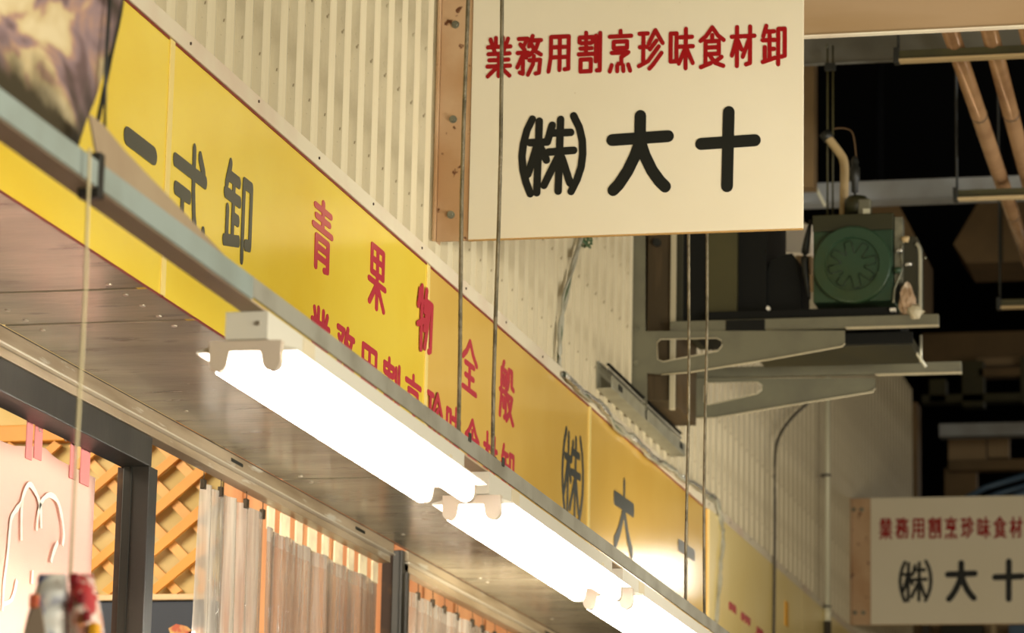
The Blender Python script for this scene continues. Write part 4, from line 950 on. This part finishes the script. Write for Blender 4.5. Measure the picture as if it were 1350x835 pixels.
pxbox(1050, 1070, 334, 362, 12.35, 0.3, 'brown_far', 'lower_shell', hx)

# pipes with crossbars
YC = [11.0, 12.75, 14.5, 16.3]
zp = at(1262, 82, 1, YC[0]).z
pl_ = ['left overhead copper-brown pipe running away at upper right', 'middle overhead copper-brown pipe running away at upper right', 'right overhead copper-brown pipe at the upper right edge']
for i, px in enumerate((1258, 1308, 1357)):
    x0 = at(px, 80, 1, YC[0]).x; x2 = at((1317, 1353, 1393)[i], 257, 1, YC[1]).x
    dxy = (x2-x0)/(YC[1]-YC[0]); 
    P = lambda yy: Vector((x0+dxy*(yy-YC[0]), yy, zp+0.069))
    e = empty('overhead_pipe', pl_[i], 'pipe', 'overhead pipes on crossbars')
    MB().cyl(P(9.9), P(17.5), 0.0285, 20).build('pipe', M['pipe'], e)
    for yy in (11.9, 13.4, 14.2): MB().cyl(P(yy), P(yy+0.02), 0.0305, 20).build('joint_ring', M['pipe_ring'], e)
cl_ = ['nearest crossbar under the overhead pipes', 'second crossbar under the overhead pipes, beside the blue-grey beam', 'third crossbar under the overhead pipes at the right edge']
for i, (px, py) in enumerate(((1181, 82), (1259, 264), (1316, 407))):
    a = at(px, py, 1, YC[i]); e = empty('crossbar', cl_[i], 'crossbar', 'crossbars under the pipes')
    MB().box(a.x, a.x+2.2, YC[i]-0.02, YC[i]+0.02, a.z-0.002, a.z+0.006, 0.001).build('lower_flange', M['pipe_cream'], e)
    MB().box(a.x, a.x+2.2, YC[i]-0.004, YC[i]+0.004, a.z+0.006, a.z+0.038, 0.001).build('web', M['olive'], e)
    MB().box(a.x-0.006, a.x+0.012, YC[i]-0.022, YC[i]+0.022, a.z-0.006, a.z+0.045, 0.002).build('end_cap', M['black_rubber'], e)
    MB().cyl((a.x+0.008, YC[i], a.z+0.04), (a.x+0.008, YC[i], 7.5), 0.005, 8).build('hanger', M['black_rubber'], e)
for i, (pts_, lb) in enumerate(((((1268, 660), (1300, 643), (1360, 625)), 'upper blue pipe above the far sign'), (((1285, 664), (1320, 650), (1370, 636)), 'middle blue pipe above the far sign'), (((1310, 668), (1345, 652), (1380, 643)), 'lower blue pipe above the far sign'))):
    e = MB().tube([at(x, y_, 1, 19.0-i*0.2) for x, y_ in pts_], 0.016, 10).build('blue_pipe', M['blue']); tag(e, lb, 'pipe', 'blue pipes above the far sign')
# pale goods and posts glimpsed under the far sign
for x0, x1, m_, lb in ((1196, 1225, 'dark_pipe', 'dark post glimpsed under the far sign, leftmost'), (1240, 1296, 'olive_dark', 'wide dark panel glimpsed under the far sign'), (1306, 1313, 'pipe_cream', 'thin pale upright under the far sign'), (1330, 1352, 'blue', 'blue panel glimpsed under the far sign at the right edge')):
    a = at(x0, 826, 1, 20.6); b_ = at(x1, 826, 1, 20.6)
    e = MB().box(a.x, b_.x, 20.6, 20.7, 0, a.z+0.01, 0.003).build('upright', M[m_]); tag(e, lb, 'post')
fl = MB().box(at(1150, 800, 1, 21.0).x, 6, 21.0, 21.1, 0, at(1300, 780, 1, 21.0).z).build('wall_far', M['brown_pale']); tag(fl, kind='structure')
